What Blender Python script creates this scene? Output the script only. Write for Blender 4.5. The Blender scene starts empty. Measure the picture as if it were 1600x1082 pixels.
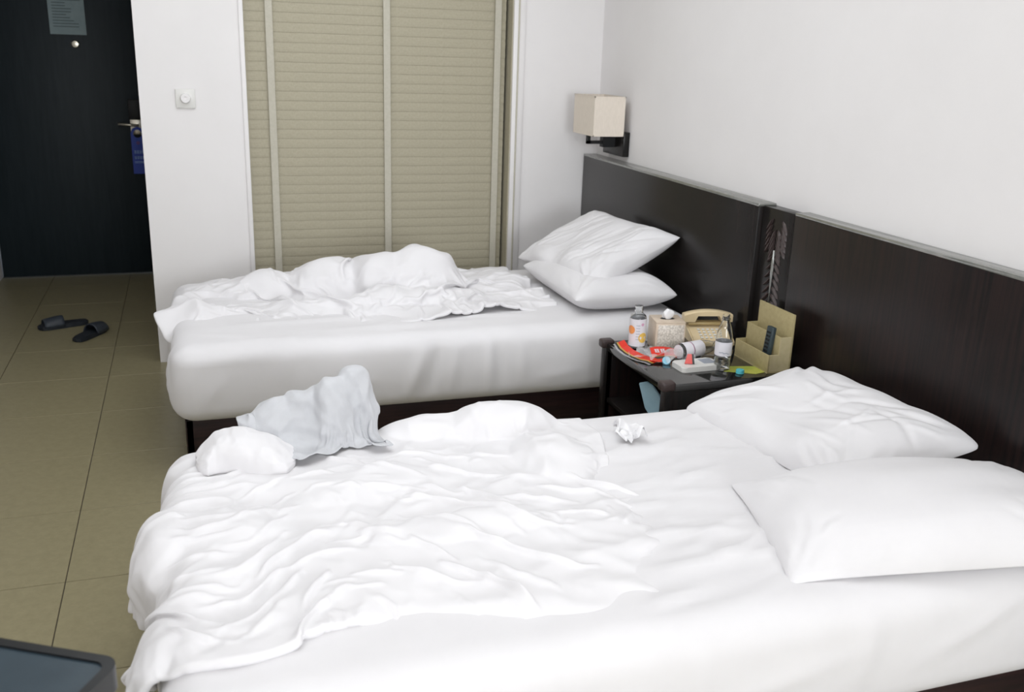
import bpy, bmesh, math
import numpy as np
from mathutils import Matrix, Vector

scene = bpy.context.scene
C = scene.collection
PI = math.pi

# ------------------------------------------------------------------ camera
cam_d = bpy.data.cameras.new('camera')
cam = bpy.data.objects.new('camera', cam_d)
C.objects.link(cam)
scene.camera = cam
cam_d.sensor_width = 36.0
cam_d.lens = 1490.0 / 1600.0 * 36.0
cam_d.clip_start = 0.05
cam_d.dof.use_dof = True
cam_d.dof.focus_distance = 3.0
cam_d.dof.aperture_fstop = 4.5
_f = 1490.0
def _d(px, py):
    return np.array([px - 800.0, py - 541.0, _f])
_Y = _d(282, 61); _Y /= np.linalg.norm(_Y)
_Z = _d(640, 5300); _Z -= _Y * (_Z @ _Y); _Z /= -np.linalg.norm(_Z)
_X = np.cross(_Y, _Z)
_R = np.array([_X, _Y, _Z])
M4 = Matrix.Identity(4)
for i in range(3):
    M4[i][0] = _R[i, 0]; M4[i][1] = -_R[i, 1]; M4[i][2] = -_R[i, 2]
M4[2][3] = 1.58
cam.matrix_world = M4

# ------------------------------------------------------------------ light
world = bpy.data.worlds.new('world'); scene.world = world
world.use_nodes = True
world.node_tree.nodes['Background'].inputs[0].default_value = (0.75, 0.86, 1.0, 1)
world.node_tree.nodes['Background'].inputs[1].default_value = 0.35

def area(name, loc, target, sx, sy, power, col):
    l = bpy.data.lights.new(name, 'AREA'); l.shape = 'RECTANGLE'
    l.size = sx; l.size_y = sy; l.energy = power; l.color = col
    o = bpy.data.objects.new(name, l); C.objects.link(o)
    o.location = loc
    o.rotation_euler = (Vector(target) - Vector(loc)).to_track_quat('-Z', 'Y').to_euler()
    return o
# daylight entering by the balcony window behind the photographer
area('window_daylight', (1.05, -3.50, 1.62), (1.05, 3.0, 1.62), 1.9, 1.45, 135, (0.93, 0.965, 1.0))
# overhead fill added like bounced flash, to brighten beds and right wall
area('ceiling_fill', (0.5, 2.95, 2.60), (0.5, 2.95, 0.0), 2.0, 2.8, 38, (0.93, 0.965, 1.0))
# the camera's own flash
area('camera_flash', (0.05, -0.05, 1.68), (0.95, 3.2, 0.6), 0.09, 0.05, 10, (0.96, 0.98, 1.0))

vs = scene.view_settings
vs.view_transform = 'Standard'; vs.look = 'None'; vs.gamma = 1.0; vs.exposure = 0.0
vs.use_curve_mapping = False

# ------------------------------------------------------------------ helpers
def link(o, parent=None):
    C.objects.link(o)
    if parent: o.parent = parent
    return o
def tag(o, label, cat, group=None):
    o['label'] = label; o['category'] = cat
    if group: o['group'] = group
    return o
def thing(name, label, cat, loc=(0, 0, 0), rotz=0, group=None):
    o = bpy.data.objects.new(name, None); link(o)
    o.empty_display_size = 0.05
    o.location = loc; o.rotation_euler = (0, 0, rotz)
    return tag(o, label, cat, group)
def obj(name, bm, mat, parent=None, smooth=False, sub=0):
    me = bpy.data.meshes.new(name)
    bm.normal_update(); bm.to_mesh(me); bm.free()
    if smooth: me.polygons.foreach_set('use_smooth', [True] * len(me.polygons))
    me.materials.append(mat)
    o = bpy.data.objects.new(name, me); link(o, parent)
    if smooth == 'auto':
        try: me.set_sharp_from_angle(angle=math.radians(38))
        except Exception: pass
    if sub:
        m = o.modifiers.new('smooth', 'SUBSURF'); m.levels = sub; m.render_levels = sub
    return o
def bx(bm, c0, c1, bev=0.0, seg=2):
    """box from corner c0 to corner c1"""
    r = bmesh.ops.create_cube(bm, size=1.0)
    vsn = r['verts']
    for v in vsn:
        v.co = Vector([c0[i] + (v.co[i] + 0.5) * (c1[i] - c0[i]) for i in range(3)])
    if bev > 0:
        es = list({e for v in vsn for e in v.link_edges})
        bmesh.ops.bevel(bm, geom=es, offset=bev, segments=seg, affect='EDGES', profile=0.5)
    return bm
def box(name, c0, c1, mat, parent=None, bev=0.0, seg=2):
    return obj(name, bx(bmesh.new(), c0, c1, bev, seg), mat, parent, smooth='auto' if bev else False)
def lathe(bm, prof, seg=28, cap0=True, cap1=True):
    """profile of (radius, z)"""
    rings = []
    for r, z in prof:
        rings.append([bm.verts.new((r * math.cos(2 * PI * k / seg), r * math.sin(2 * PI * k / seg), z)) for k in range(seg)])
    for a, b in zip(rings, rings[1:]):
        for k in range(seg):
            bm.faces.new((a[k], a[(k + 1) % seg], b[(k + 1) % seg], b[k]))
    if cap0: bm.faces.new(rings[0][::-1])
    if cap1: bm.faces.new(rings[-1])
    return bm
def prism(bm, poly, z0, z1):
    """polygon in XY extruded in Z"""
    a = [bm.verts.new((x, y, z0)) for x, y in poly]
    b = [bm.verts.new((x, y, z1)) for x, y in poly]
    bm.faces.new(a[::-1]); bm.faces.new(b)
    n = len(poly)
    for k in range(n):
        bm.faces.new((a[k], a[(k + 1) % n], b[(k + 1) % n], b[k]))
    return bm
def xf(bm, m):
    bmesh.ops.transform(bm, matrix=m, verts=bm.verts); return bm
def tube(bm, pts, rad, seg=10):
    pts = [Vector(p) for p in pts]
    rings = []
    for i, p in enumerate(pts):
        t = (pts[min(i + 1, len(pts) - 1)] - pts[max(i - 1, 0)]).normalized()
        a = t.cross(Vector((0, 0, 1)))
        if a.length < 1e-3: a = t.cross(Vector((1, 0, 0)))
        a.normalize(); b = t.cross(a)
        rings.append([bm.verts.new(p + rad * (math.cos(2 * PI * k / seg) * a + math.sin(2 * PI * k / seg) * b)) for k in range(seg)])
    for r0, r1 in zip(rings, rings[1:]):
        for k in range(seg):
            bm.faces.new((r0[k], r0[(k + 1) % seg], r1[(k + 1) % seg], r1[k]))
    bm.faces.new(rings[0][::-1]); bm.faces.new(rings[-1])
    bmesh.ops.recalc_face_normals(bm, faces=bm.faces)
    return bm
def grid_mesh(name, P, mat, parent=None, thick=0.0, sub=1, flip=False):
    n, m = P.shape[:2]
    me = bpy.data.meshes.new(name)
    idx = np.arange(n * m).reshape(n, m)
    F = np.stack([idx[:-1, :-1], idx[1:, :-1], idx[1:, 1:], idx[:-1, 1:]], -1).reshape(-1, 4)
    if flip: F = F[:, ::-1]
    me.from_pydata(P.reshape(-1, 3).tolist(), [], F.tolist())
    me.polygons.foreach_set('use_smooth', [True] * len(me.polygons))
    me.materials.append(mat)
    o = bpy.data.objects.new(name, me); link(o, parent)
    if thick:
        s = o.modifiers.new('thickness', 'SOLIDIFY'); s.thickness = thick; s.offset = -1; s.use_even_offset = False
    if sub:
        s = o.modifiers.new('smooth', 'SUBSURF'); s.levels = sub; s.render_levels = sub
    return o

# ------------------------------------------------------------------ materials
def mat(name, col, rough=0.6, spec=0.5, metal=0.0, sheen=0.0, trans=0.0, ior=1.45, coat=0.0, alpha=1.0):
    m = bpy.data.materials.new(name); m.use_nodes = True
    b = m.node_tree.nodes['Principled BSDF']
    b.inputs['Base Color'].default_value = (*col, 1)
    b.inputs['Roughness'].default_value = rough
    b.inputs['Specular IOR Level'].default_value = spec
    b.inputs['Metallic'].default_value = metal
    b.inputs['Sheen Weight'].default_value = sheen
    b.inputs['Transmission Weight'].default_value = trans
    b.inputs['IOR'].default_value = ior
    b.inputs['Coat Weight'].default_value = coat
    b.inputs['Alpha'].default_value = alpha
    return m
def noise_tint(m, col_a, col_b, scale=(1, 1, 1), nscale=8.0, detail=6.0, rough=0.6, lo=0.35, hi=0.65, bump=0.0, coord='Object'):
    """base colour mottled between two tints, optional fine relief"""
    nt = m.node_tree; N = nt.nodes; L = nt.links
    b = N['Principled BSDF']
    tc = N.new('ShaderNodeTexCoord'); mp = N.new('ShaderNodeMapping')
    mp.inputs['Scale'].default_value = scale
    L.new(tc.outputs[coord], mp.inputs['Vector'])
    nz = N.new('ShaderNodeTexNoise'); nz.inputs['Scale'].default_value = nscale
    nz.inputs['Detail'].default_value = detail; nz.inputs['Roughness'].default_value = rough
    L.new(mp.outputs[0], nz.inputs['Vector'])
    cr = N.new('ShaderNodeValToRGB')
    cr.color_ramp.elements[0].position = lo; cr.color_ramp.elements[0].color = (*col_a, 1)
    cr.color_ramp.elements[1].position = hi; cr.color_ramp.elements[1].color = (*col_b, 1)
    L.new(nz.outputs['Fac'], cr.inputs[0]); L.new(cr.outputs[0], b.inputs['Base Color'])
    if bump:
        bp = N.new('ShaderNodeBump'); bp.inputs['Strength'].default_value = bump; bp.inputs['Distance'].default_value = 0.002
        L.new(nz.outputs['Fac'], bp.inputs['Height']); L.new(bp.outputs[0], b.inputs['Normal'])
    return m

M = {}
M['wall'] = noise_tint(mat('wall_paint', (.7, .7, .7), 0.75, 0.25), (.80, .778, .772), (.82, .798, .792), nscale=3, bump=0.0)
M['ceiling'] = noise_tint(mat('ceiling_paint', (.75, .75, .74), 0.8, 0.2), (.82, .815, .81), (.84, .835, .83), nscale=3)
M['white_trim'] = noise_tint(mat('white_gloss_trim', (.72, .7, .69), 0.4, 0.4), (.79, .768, .762), (.82, .798, .792), nscale=4)
M['tile'] = noise_tint(mat('beige_tile', (.25, .22, .14), 0.32, 0.4), (.245, .216, .126), (.29, .255, .152), nscale=30, detail=10, rough=0.75)
M['grout'] = noise_tint(mat('dark_grout', (.07, .06, .04), 0.9), (.06, .05, .035), (.09, .075, .05), nscale=20)
M['wood'] = noise_tint(mat('espresso_wood', (.014, .009, .008), 0.24, 0.36), (.009, .009, .0085), (.016, .012, .011), scale=(1, 1, 0.06), nscale=60, detail=4)
M['wood_red'] = noise_tint(mat('espresso_wood_red_grain', (.02, .01, .01), 0.28, 0.32), (.007, .006, .006), (.020, .011, .010), scale=(1, 1, 0.05), nscale=70, detail=4)
M['wood_x'] = noise_tint(mat('espresso_wood_long_grain', (.02, .01, .01), 0.4, 0.4), (.012, .007, .008), (.030, .014, .014), scale=(0.06, 1, 1), nscale=70, detail=4)
M['wood_edge_sheen'] = noise_tint(mat('wood_edge_painted_sheen', (.05, .05, .045), 0.10, 1.0, ior=1.9), (.14, .145, .13), (.19, .19, .17), nscale=20)  # dark polished wood; grazing reflection painted into the pale grey-green base
M['wood_top'] = noise_tint(mat('polished_dark_top', (.012, .013, .012), 0.05, 1.0, ior=1.8), (.010, .011, .010), (.016, .016, .015), scale=(.05, 1, 1), nscale=60)
M['brown_block'] = noise_tint(mat('brown_wood_block', (.05, .035, .032), 0.4, 0.5), (.04, .027, .026), (.065, .045, .042), nscale=40)
M['door'] = noise_tint(mat('blue_black_door', (.010, .014, .018), 0.5, 0.3), (.009, .0155, .0195), (.013, .021, .026), scale=(1, 1, .08), nscale=50)
M['black'] = mat('matte_black', (.008, .008, .009), 0.5, 0.4)
M['steel'] = mat('satin_steel', (.55, .52, .44), 0.28, metal=1.0)
M['sheet'] = noise_tint(mat('white_cotton_sheet', (.8, .79, .80), 0.85, 0.15, sheen=0.15), (.735, .72, .73), (.76, .745, .755), nscale=5, coord='Object')
M['duvet'] = noise_tint(mat('white_cotton_duvet', (.8, .79, .80), 0.85, 0.15, sheen=0.15), (.745, .73, .74), (.77, .755, .765), nscale=5)
M['pillow'] = noise_tint(mat('white_pillow_cotton', (.8, .79, .80), 0.85, 0.15, sheen=0.15), (.74, .725, .735), (.765, .75, .76), nscale=5)
M['garment'] = noise_tint(mat('pale_grey_jersey', (.6, .62, .66), 0.9, 0.1, sheen=0.2), (.52, .525, .545), (.56, .565, .585), nscale=18)
M['blind'] = noise_tint(mat('taupe_slat', (.4, .36, .27), 0.6, 0.3), (.395, .36, .265), (.435, .40, .30), scale=(1, 1, 1), nscale=90, detail=6)
M['tape'] = noise_tint(mat('ladder_tape', (.52, .49, .40), 0.8, 0.2), (.51, .485, .40), (.55, .52, .44), nscale=80)
M['shade'] = noise_tint(mat('cream_linen_shade', (.62, .52, .43), 0.8, 0.2), (.74, .665, .575), (.79, .71, .62), scale=(1, 1, .3), nscale=120)
M['glass'] = mat('window_glass', (.9, .95, .95), 0.02, trans=1.0)
M['pet'] = mat('clear_plastic', (.97, .98, .98), 0.03, trans=1.0, ior=1.38)
M['water'] = mat('water', (.98, .99, 1.0), 0.0, trans=1.0, ior=1.33)
M['white_label'] = mat('white_label', (.78, .76, .80), 0.5)
M['beige_plastic'] = noise_tint(mat('cream_phone_plastic', (.65, .5, .29), 0.35, 0.5), (.72, .58, .36), (.76, .61, .39), nscale=10)
M['beige_dark'] = mat('tan_phone_base', (.42, .31, .14), 0.4)
M['tissue_box'] = noise_tint(mat('pearly_tissue_box', (.6, .5, .4), 0.3, 0.5), (.50, .45, .385), (.72, .665, .59), nscale=130, detail=3, lo=.42, hi=.58)
M['tissue_side'] = noise_tint(mat('beige_tissue_box_side', (.62, .5, .38), 0.4, 0.4), (.58, .47, .36), (.66, .55, .44), nscale=30)
M['tissue'] = mat('tissue_paper', (.82, .81, .82), 0.9, 0.1)
M['khaki'] = noise_tint(mat('khaki_board', (.40, .33, .17), 0.55, 0.35), (.38, .315, .16), (.43, .36, .19), nscale=60)
M['khaki_edge'] = noise_tint(mat('pale_board_edge', (.52, .44, .26), 0.5, 0.35), (.49, .42, .24), (.54, .46, .28), nscale=60)
M['remote'] = mat('slate_remote', (.028, .045, .052), 0.45)
M['white_plastic'] = mat('white_plastic', (.74, .73, .70), 0.35)
M['red'] = mat('red_wrapper', (.70, .035, .018), 0.3, 0.5)
M['gold'] = mat('gold_foil', (.75, .50, .12), 0.3, metal=0.6)
M['blackprint'] = mat('black_print', (.02, .02, .02), 0.4)
M['cellophane'] = mat('clear_cellophane', (.86, .85, .86), 0.12, alpha=0.22)
M['cap_blue'] = mat('pale_blue_cap', (.30, .62, .78), 0.4)
M['cap_teal'] = mat('turquoise_cap', (.10, .52, .60), 0.35)
M['leaflet'] = noise_tint(mat('lime_leaflet', (.36, .42, .06), 0.5), (.30, .40, .05), (.52, .50, .10), nscale=14)
M['orange'] = mat('orange_print', (.85, .32, .10), 0.5)
M['yellow'] = mat('yellow_print', (.85, .55, .12), 0.5)
M['pink'] = mat('pink_print', (.70, .40, .55), 0.5)
M['blue_bag'] = noise_tint(mat('pale_blue_paper', (.33, .50, .60), 0.6), (.31, .48, .58), (.37, .55, .64), nscale=12)
M['tag_blue'] = mat('cobalt_card', (.012, .045, .34), 0.45)
M['tag_print'] = mat('pale_blue_print', (.30, .45, .75), 0.5)
M['tag_red'] = mat('dull_purple_print', (.10, .05, .20), 0.5)
M['notice'] = noise_tint(mat('grey_green_notice', (.20, .27, .28), 0.5), (.19, .26, .27), (.22, .29, .30), nscale=20)
M['notice_ink'] = mat('notice_ink', (.10, .14, .15), 0.6)
M['slipper'] = noise_tint(mat('dark_navy_foam', (.012, .016, .022), 0.6), (.010, .013, .018), (.016, .021, .028), nscale=40)
M['slipper_strap'] = mat('slate_strap', (.030, .038, .050), 0.45)
M['stool_rim'] = mat('black_lacquer_rim', (.006, .007, .008), 0.35)
M['stool_top'] = noise_tint(mat('slate_blue_inset', (.03, .05, .065), 0.3, 0.5), (.026, .042, .056), (.036, .056, .072), nscale=7)
M['grey_screen'] = mat('grey_window', (.35, .38, .44), 0.3)

# ------------------------------------------------------------------ room shell
WX, FY, LX, NY, EY, H = 2.146, 4.94, -1.245, -3.40, 7.03, 2.62
def struct(o):
    o['kind'] = 'structure'; return o
T = 0.12
fl = struct(box('floor', (LX - T, NY - T, -0.10), (WX + T, EY + T, -0.004), M['grout']))
tp = 0.4865; tx0, ty0 = -0.437, 3.31
tme = None
bmt = bx(bmesh.new(), (0.0015, 0.0015, -0.012), (tp - 0.0015, tp - 0.0015, 0.0), 0.0012, 1)
tme = bpy.data.meshes.new('tile'); bmt.to_mesh(tme); bmt.free(); tme.materials.append(M['tile'])
i0 = math.floor((LX - tx0) / tp); j0 = math.floor((NY - ty0) / tp)
for i in range(i0, math.ceil((WX - tx0) / tp)):
    for j in range(j0, math.ceil((EY - ty0) / tp)):
        x0, y0 = tx0 + i * tp, ty0 + j * tp
        x1, y1 = min(x0 + tp, WX), min(y0 + tp, EY)
        cx0, cy0 = max(x0, LX), max(y0, NY)
        if x1 - cx0 < 0.02 or y1 - cy0 < 0.02: continue
        if y0 > FY and x0 > -0.1: continue
        if cx0 == x0 and cy0 == y0 and x1 == x0 + tp and y1 == y0 + tp:
            t = bpy.data.objects.new('tile', tme); link(t, fl); t.location = (x0, y0, 0)
        else:
            box('tile', (cx0 + .001, cy0 + .001, -0.012), (x1 - .0015, y1 - .0015, 0.0), M['tile'], fl)
struct(box('wall_right', (WX, NY - T, 0), (WX + T, EY + T, H), M['wall']))
struct(box('wall_left', (LX - T, NY - T, 0), (LX, EY + T, H), M['wall']))
struct(box('ceiling', (LX - T, NY - T, H), (WX + T, EY + T, H + T), M['ceiling']))
# far wall with the tall window opening
OX0, OX1, OZ0, OZ1 = 0.288, 1.640, 0.12, 2.30
b = bmesh.new()
bx(b, (-0.203, FY, 0), (OX0, FY + 0.14, H)); bx(b, (OX1, FY, 0), (WX, FY + 0.14, H))
bx(b, (OX0, FY, 0), (OX1, FY + 0.14, OZ0)); bx(b, (OX0, FY, OZ1), (OX1, FY + 0.14, H))
struct(obj('wall_back', b, M['wall']))
struct(box('wall_corridor', (-0.203, FY + 0.14, 0), (-0.10, EY, H), M['wall']))
b = bmesh.new()
DX0, DX1, DZ = -1.235, -0.262, 2.12
bx(b, (LX, EY, DZ), (-0.10, EY + T, H)); bx(b, (DX1 + .05, EY, 0), (-0.10, EY + T, DZ))
struct(obj('wall_entrance', b, M['wall']))
struct(box('wall_bathroom', (-0.10, 5.9, 0), (WX, 6.0, H), M['wall']))
# near wall with the balcony window behind the camera
b = bmesh.new()
bx(b, (LX, NY - T, 0), (0.08, NY, H)); bx(b, (2.02, NY - T, 0), (WX, NY, H))
bx(b, (0.08, NY - T, 0), (2.02, NY, .86)); bx(b, (0.08, NY - T, 2.37), (2.02, NY, H))
struct(obj('wall_front', b, M['wall']))
b = bmesh.new()
for x in (0.08, 1.025, 1.97): bx(b, (x, NY - .07, .86), (x + .05, NY - .02, 2.37))
bx(b, (0.08, NY - .07, .86), (2.02, NY - .02, .91)); bx(b, (0.08, NY - .07, 2.32), (2.02, NY - .02, 2.37))
struct(obj('window_2', b, M['white_trim']))
# window in the far wall
w1 = bpy.data.objects.new('window_1', None); link(w1); w1['kind'] = 'structure'
w1.location = (OX0, FY, OZ0)
def wl(c): return (c[0] - OX0, c[1] - FY, c[2] - OZ0)
b = bmesh.new()
bx(b, wl((OX1, FY - 0.012, OZ0 - .06)), wl((OX1 + .062, FY, OZ1 + .06)), .003)
obj('casing', b, M['white_trim'], w1, 'auto')
b = bmesh.new()
bx(b, wl((OX1 + .022, FY - 0.018, OZ0 - .06)), wl((OX1 + .030, FY - .010, OZ1 + .06)), .002)
obj('casing_bead', b, M['tape'], w1, 'auto')
b = bmesh.new()
bx(b, wl((OX0 - .022, FY - 0.010, OZ0 - .06)), wl((OX0, FY, OZ1 + .06)), .003)
obj('casing', b, M['white_trim'], w1, 'auto')
box('reveal', wl((OX1 - .006, FY + .002, OZ0)), wl((OX1, FY + .14, OZ1)), M['blind'], w1)
b = bmesh.new()
for x in (OX0, (OX0 + OX1) / 2 - .02, OX1 - .046): bx(b, wl((x, FY + .145, OZ0)), wl((x + .04, FY + .175, OZ1)))
bx(b, wl((OX0, FY + .145, OZ0)), wl((OX1, FY + .175, OZ0 + .04))); bx(b, wl((OX0, FY + .145, OZ1 - .04)), wl((OX1, FY + .175, OZ1)))
obj('window_frame', b, M['white_trim'], w1)
for k in (0, 1):
    xa = OX0 + .04 + k * (OX1 - OX0) / 2 - (.02 if k else 0)
    box('pane', wl((xa, FY + .157, OZ0 + .04)), wl((xa + (OX1 - OX0) / 2 - .06, FY + .163, OZ1 - .04)), M['glass'], w1)

# ------------------------------------------------------------------ venetian blind
BX0, BX1, BY = OX0 + .004, 1.622, FY + .075
bl = thing('venetian_blind', 'closed taupe venetian blind with three pale tapes in the tall window', 'blind', (0.95, BY, OZ0))
def bl_(c): return (c[0] - .95, c[1] - BY, c[2] - OZ0)
pitch = 0.0465
b = bmesh.new()
hw = .0242; tilt = math.radians(86.5)
prof = []
for s in np.linspace(-1, 1, 5):
    prof.append((s * hw * math.cos(tilt) + .0016 * (1 - s * s) * -math.sin(tilt), s * hw * math.sin(tilt) + .0016 * (1 - s * s) * math.cos(tilt)))
for s in (BX0 - .95, BX1 - .95):
    pass
top = [[b.verts.new((x, p[0], p[1])) for p in prof] for x in (BX0 - .95, BX1 - .95)]
bot = [[b.verts.new((x, p[0] + .0016, p[1])) for p in prof] for x in (BX0 - .95, BX1 - .95)]
for k in range(4):
    b.faces.new((top[0][k], top[1][k], top[1][k + 1], top[0][k + 1]))
    b.faces.new((bot[0][k + 1], bot[1][k + 1], bot[1][k], bot[0][k]))
for a in (0, 1):
    b.faces.new([top[a][k] for k in range(5)] + [bot[a][k] for k in range(4, -1, -1)])
b.faces.new((top[0][0], bot[0][0], bot[1][0], top[1][0])); b.faces.new((top[0][4], top[1][4], bot[1][4], bot[0][4]))
bmesh.ops.recalc_face_normals(b, faces=b.faces)
s0 = obj('slat', b, M['blind'], bl)
ns = int((OZ1 - .07 - (OZ0 + .04)) / pitch)
for k in range(ns):
    s = s0 if k == 0 else s0.copy()
    if k: link(s, bl)
    s.location = (0, 0, .045 + k * pitch)
box('headrail', bl_((BX0, BY - .028, OZ1 - .05)), bl_((BX1, BY + .028, OZ1)), M['blind'], bl, .003)
box('bottom_rail', bl_((BX0, BY - .022, OZ0 + .006)), bl_((BX1, BY + .022, OZ0 + .024)), M['blind'], bl, .004)
for xt in (0.411, 0.988, 1.575):
    b = bmesh.new()
    bx(b, bl_((xt - .017, BY - .0185, OZ0 + .01)), bl_((xt + .017, BY - .0165, OZ1 - .03)), 0)
    obj('ladder_tape', b, M['tape'], bl)

# ------------------------------------------------------------------ entrance door
dr = bpy.data.objects.new('door_1', None); link(dr); dr['kind'] = 'structure'; dr.location = (DX1, EY, 0)
def dl(c): return (c[0] - DX1, c[1] - EY, c[2])
box('door_leaf', dl((DX0, EY - .01, .008)), dl((DX1, EY + .035, DZ - .04)), M['door'], dr, .003)
b = bmesh.new()
bx(b, dl((DX1 + .002, EY - .03, 0)), dl((-0.2035, EY + .05, DZ)))
bx(b, dl((DX0, EY - .03, DZ - .04)), dl((-0.2035, EY + .05, DZ)))
obj('door_frame', b, M['black'], dr)
YD = EY - .01
lk = obj('lock_case', bx(bmesh.new(), dl((-.362, YD - .03, 1.06)), dl((-.272, YD, 1.185)), .006), M['black'], dr, 'auto')
pl = obj('lock_plate', bx(bmesh.new(), dl((-.357, YD - .008, .955)), dl((-.277, YD, 1.055)), .003), M['steel'], dr, 'auto')
b = bmesh.new()
tube(b, [dl(p) for p in ((-.310, YD - .005, 1.018), (-.310, YD - .045, 1.018), (-.322, YD - .055, 1.019), (-.36, YD - .058, 1.023), (-.43, YD - .058, 1.028))], .0095)
obj('lever', b, M['steel'], pl, True)
b = lathe(bmesh.new(), [(.026, 0), (.026, .006), (.02, .014), (.008, .016)], 20)
xf(b, Matrix.Translation(dl((-.647, YD, 1.527))) @ Matrix.Rotation(PI / 2, 4, 'X'))
obj('peephole', b, M['steel'], dr, 'auto')
# notice sheet on the door
nt_ = thing('notice_sheet', 'grey green printed notice fixed high on the dark entrance door', 'notice', (-.68, YD - .002, 1.585))
nsh = box('sheet', (-.107, -.003, 0), (.107, 0, .30), M['notice'], nt_)
rng = np.random.default_rng(5)
for k in range(13):
    z = .045 + k * .018
    box('print_line', (-.085, -.0042, z), (-.085 + .17 * (rng.uniform(.45, 1)), -.003, z + .007), M['notice_ink'], nsh)
# door hanger
hg = thing('door_hanger', 'cobalt blue paper hanger hooked on the steel door lever', 'door hanger', (-.315, YD - .052, .70))
b = bmesh.new()
ring = []
NS = 24
hcx, hcz, ri = 0.0, .265, .026
outer = [(-.042, 0), (.042, 0), (.042, .27), (.030, .300), (0, .312), (-.030, .300), (-.042, .27)]
# card with a round hole: split into quads between hole and outline
def outline(a):
    dx, dz = math.cos(a), math.sin(a)
    best = 9
    n = len(outer)
    for k in range(n):
        (x1, z1), (x2, z2) = outer[k], outer[(k + 1) % n]
        ex, ez = x2 - x1, z2 - z1
        den = dx * ez - dz * ex
        if abs(den) < 1e-9: continue
        t = ((x1 - hcx) * ez - (z1 - hcz) * ex) / den
        u = ((x1 - hcx) * dz - (z1 - hcz) * dx) / den
        if t > 0 and -1e-6 <= u <= 1 + 1e-6: best = min(best, t)
    return (hcx + dx * best, hcz + dz * best)
angs = sorted(set([2 * PI * k / NS for k in range(NS)] + [math.atan2(z - hcz, x - hcx) % (2 * PI) for x, z in outer]))
lay = []
for y in (-.0012, .0):
    lay.append(([b.verts.new((hcx + ri * math.cos(a), y, hcz + ri * math.sin(a))) for a in angs],
                [b.verts.new((outline(a)[0], y, outline(a)[1])) for a in angs]))
n = len(angs)
for k in range(n):
    k2 = (k + 1) % n
    b.faces.new((lay[0][0][k], lay[0][0][k2], lay[0][1][k2], lay[0][1][k]))
    b.faces.new((lay[1][0][k2], lay[1][0][k], lay[1][1][k], lay[1][1][k2]))
    b.faces.new((lay[0][1][k], lay[0][1][k2], lay[1][1][k2], lay[1][1][k]))
    b.faces.new((lay[0][0][k2], lay[0][0][k], lay[1][0][k], lay[1][0][k2]))
bmesh.ops.recalc_face_normals(b, faces=b.faces)
hcd = obj('card', b, M['tag_blue'], hg)
b = bmesh.new()
for row, (z, h_, nchar) in enumerate(((.135, .024, 4), (.098, .022, 4))):
    for k in range(nchar):
        xk = -.028 + k * .0165
        for q in range(3): bx(b, (xk, -.0022, z + q * h_ / 3), (xk + .0125, -.0012, z + q * h_ / 3 + .0032))
        for q in range(2): bx(b, (xk + .002 + q * .0065, -.0022, z), (xk + .0045 + q * .0065, -.0012, z + h_ - .003))
bx(b, (-.030, -.0022, .080), (.036, -.0012, .083)); bx(b, (-.030, -.0022, .072), (.036, -.0012, .0745))
obj('print', b, M['tag_print'], hcd)
b = lathe(bmesh.new(), [(.012, 0), (.012, .001)], 16); xf(b, Matrix.Translation((0, -.0012, .205)) @ Matrix.Rotation(PI / 2, 4, 'X'))
obj('emblem', b, M['tag_red'], hcd)

# ------------------------------------------------------------------ dial switch on the far wall
sw = thing('dial_switch', 'white square wall switch with a round dial left of the blind', 'switch', (0.004, FY, 1.265))
swp = box('plate', (-.045, -.011, 0), (.045, 0, .09), M['white_plastic'], sw, .004)
b = lathe(bmesh.new(), [(.024, 0), (.024, .012), (.020, .018), (.008, .018), (.007, .015)], 24)
xf(b, Matrix.Translation((0, -.011, .047)) @ Matrix.Rotation(PI / 2, 4, 'X'))
obj('dial', b, M['white_trim'], swp, 'auto')

# ------------------------------------------------------------------ headboards and carved post
HT = 1.047
def headboard(label, y0, y1, xf_, mt):
    t = thing('headboard', label, 'headboard', (xf_, (y0 + y1) / 2, 0))
    hy = (y1 - y0) / 2
    box('panel', (0, -hy, 0.05), (WX - xf_ - .002, hy, HT - .012), mt, t, .001)
    box('top_cap', (-.002, -hy, HT - .012), (WX - xf_ - .002, hy, HT), M['wood_edge_sheen'], t, .0025)
    return t
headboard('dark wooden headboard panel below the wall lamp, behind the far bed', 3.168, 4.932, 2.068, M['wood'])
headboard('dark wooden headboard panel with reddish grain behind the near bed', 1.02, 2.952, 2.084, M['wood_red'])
cp = thing('carved_post', 'narrow dark wooden strip carved with a long feathered leaf between the headboards', 'carving', (2.088, 3.060, 0))
box('board', (0, -.106, 0.05), (WX - 2.090, .106, HT - .008), M['wood'], cp, .002)
b = tube(bmesh.new(), [(-.004, 0, .36), (-.005, 0, .6), (-.005, 0, .80), (-.003, 0, .885)], .0055, 8)
obj('leaf_spine', b, M['wood_edge_sheen'], cp, True)
def leaflet(L, w, t):
    b = bmesh.new()
    pts = [(0, 0), (.3, w), (.75, w * .8), (1, 0), (.75, -w * .45), (.3, -w * .6)]
    lo = [b.verts.new((.002, p[0] * L, p[1])) for p in pts]
    mid = [b.verts.new((-t, .12 * L + p[0] * L * .78, p[1] * .35)) for p in pts]
    b.faces.new(mid)
    for k in range(6): b.faces.new((lo[k], lo[(k + 1) % 6], mid[(k + 1) % 6], mid[k]))
    bmesh.ops.recalc_face_normals(b, faces=b.faces)
    return b
lm = obj('leaflet', leaflet(.070, .011, .007), M['brown_block'], cp)
me_leaf = lm.data
first = True
def put_leaf(y, z, sgn, ang, sc):
    global first
    o = lm if first else bpy.data.objects.new('leaflet', me_leaf)
    if not first: link(o, cp)
    first = False
    o.location = (-.001, y, z); o.scale = (1, sc * sgn, sc)
    o.rotation_euler = (ang * sgn, 0, 0)
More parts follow.
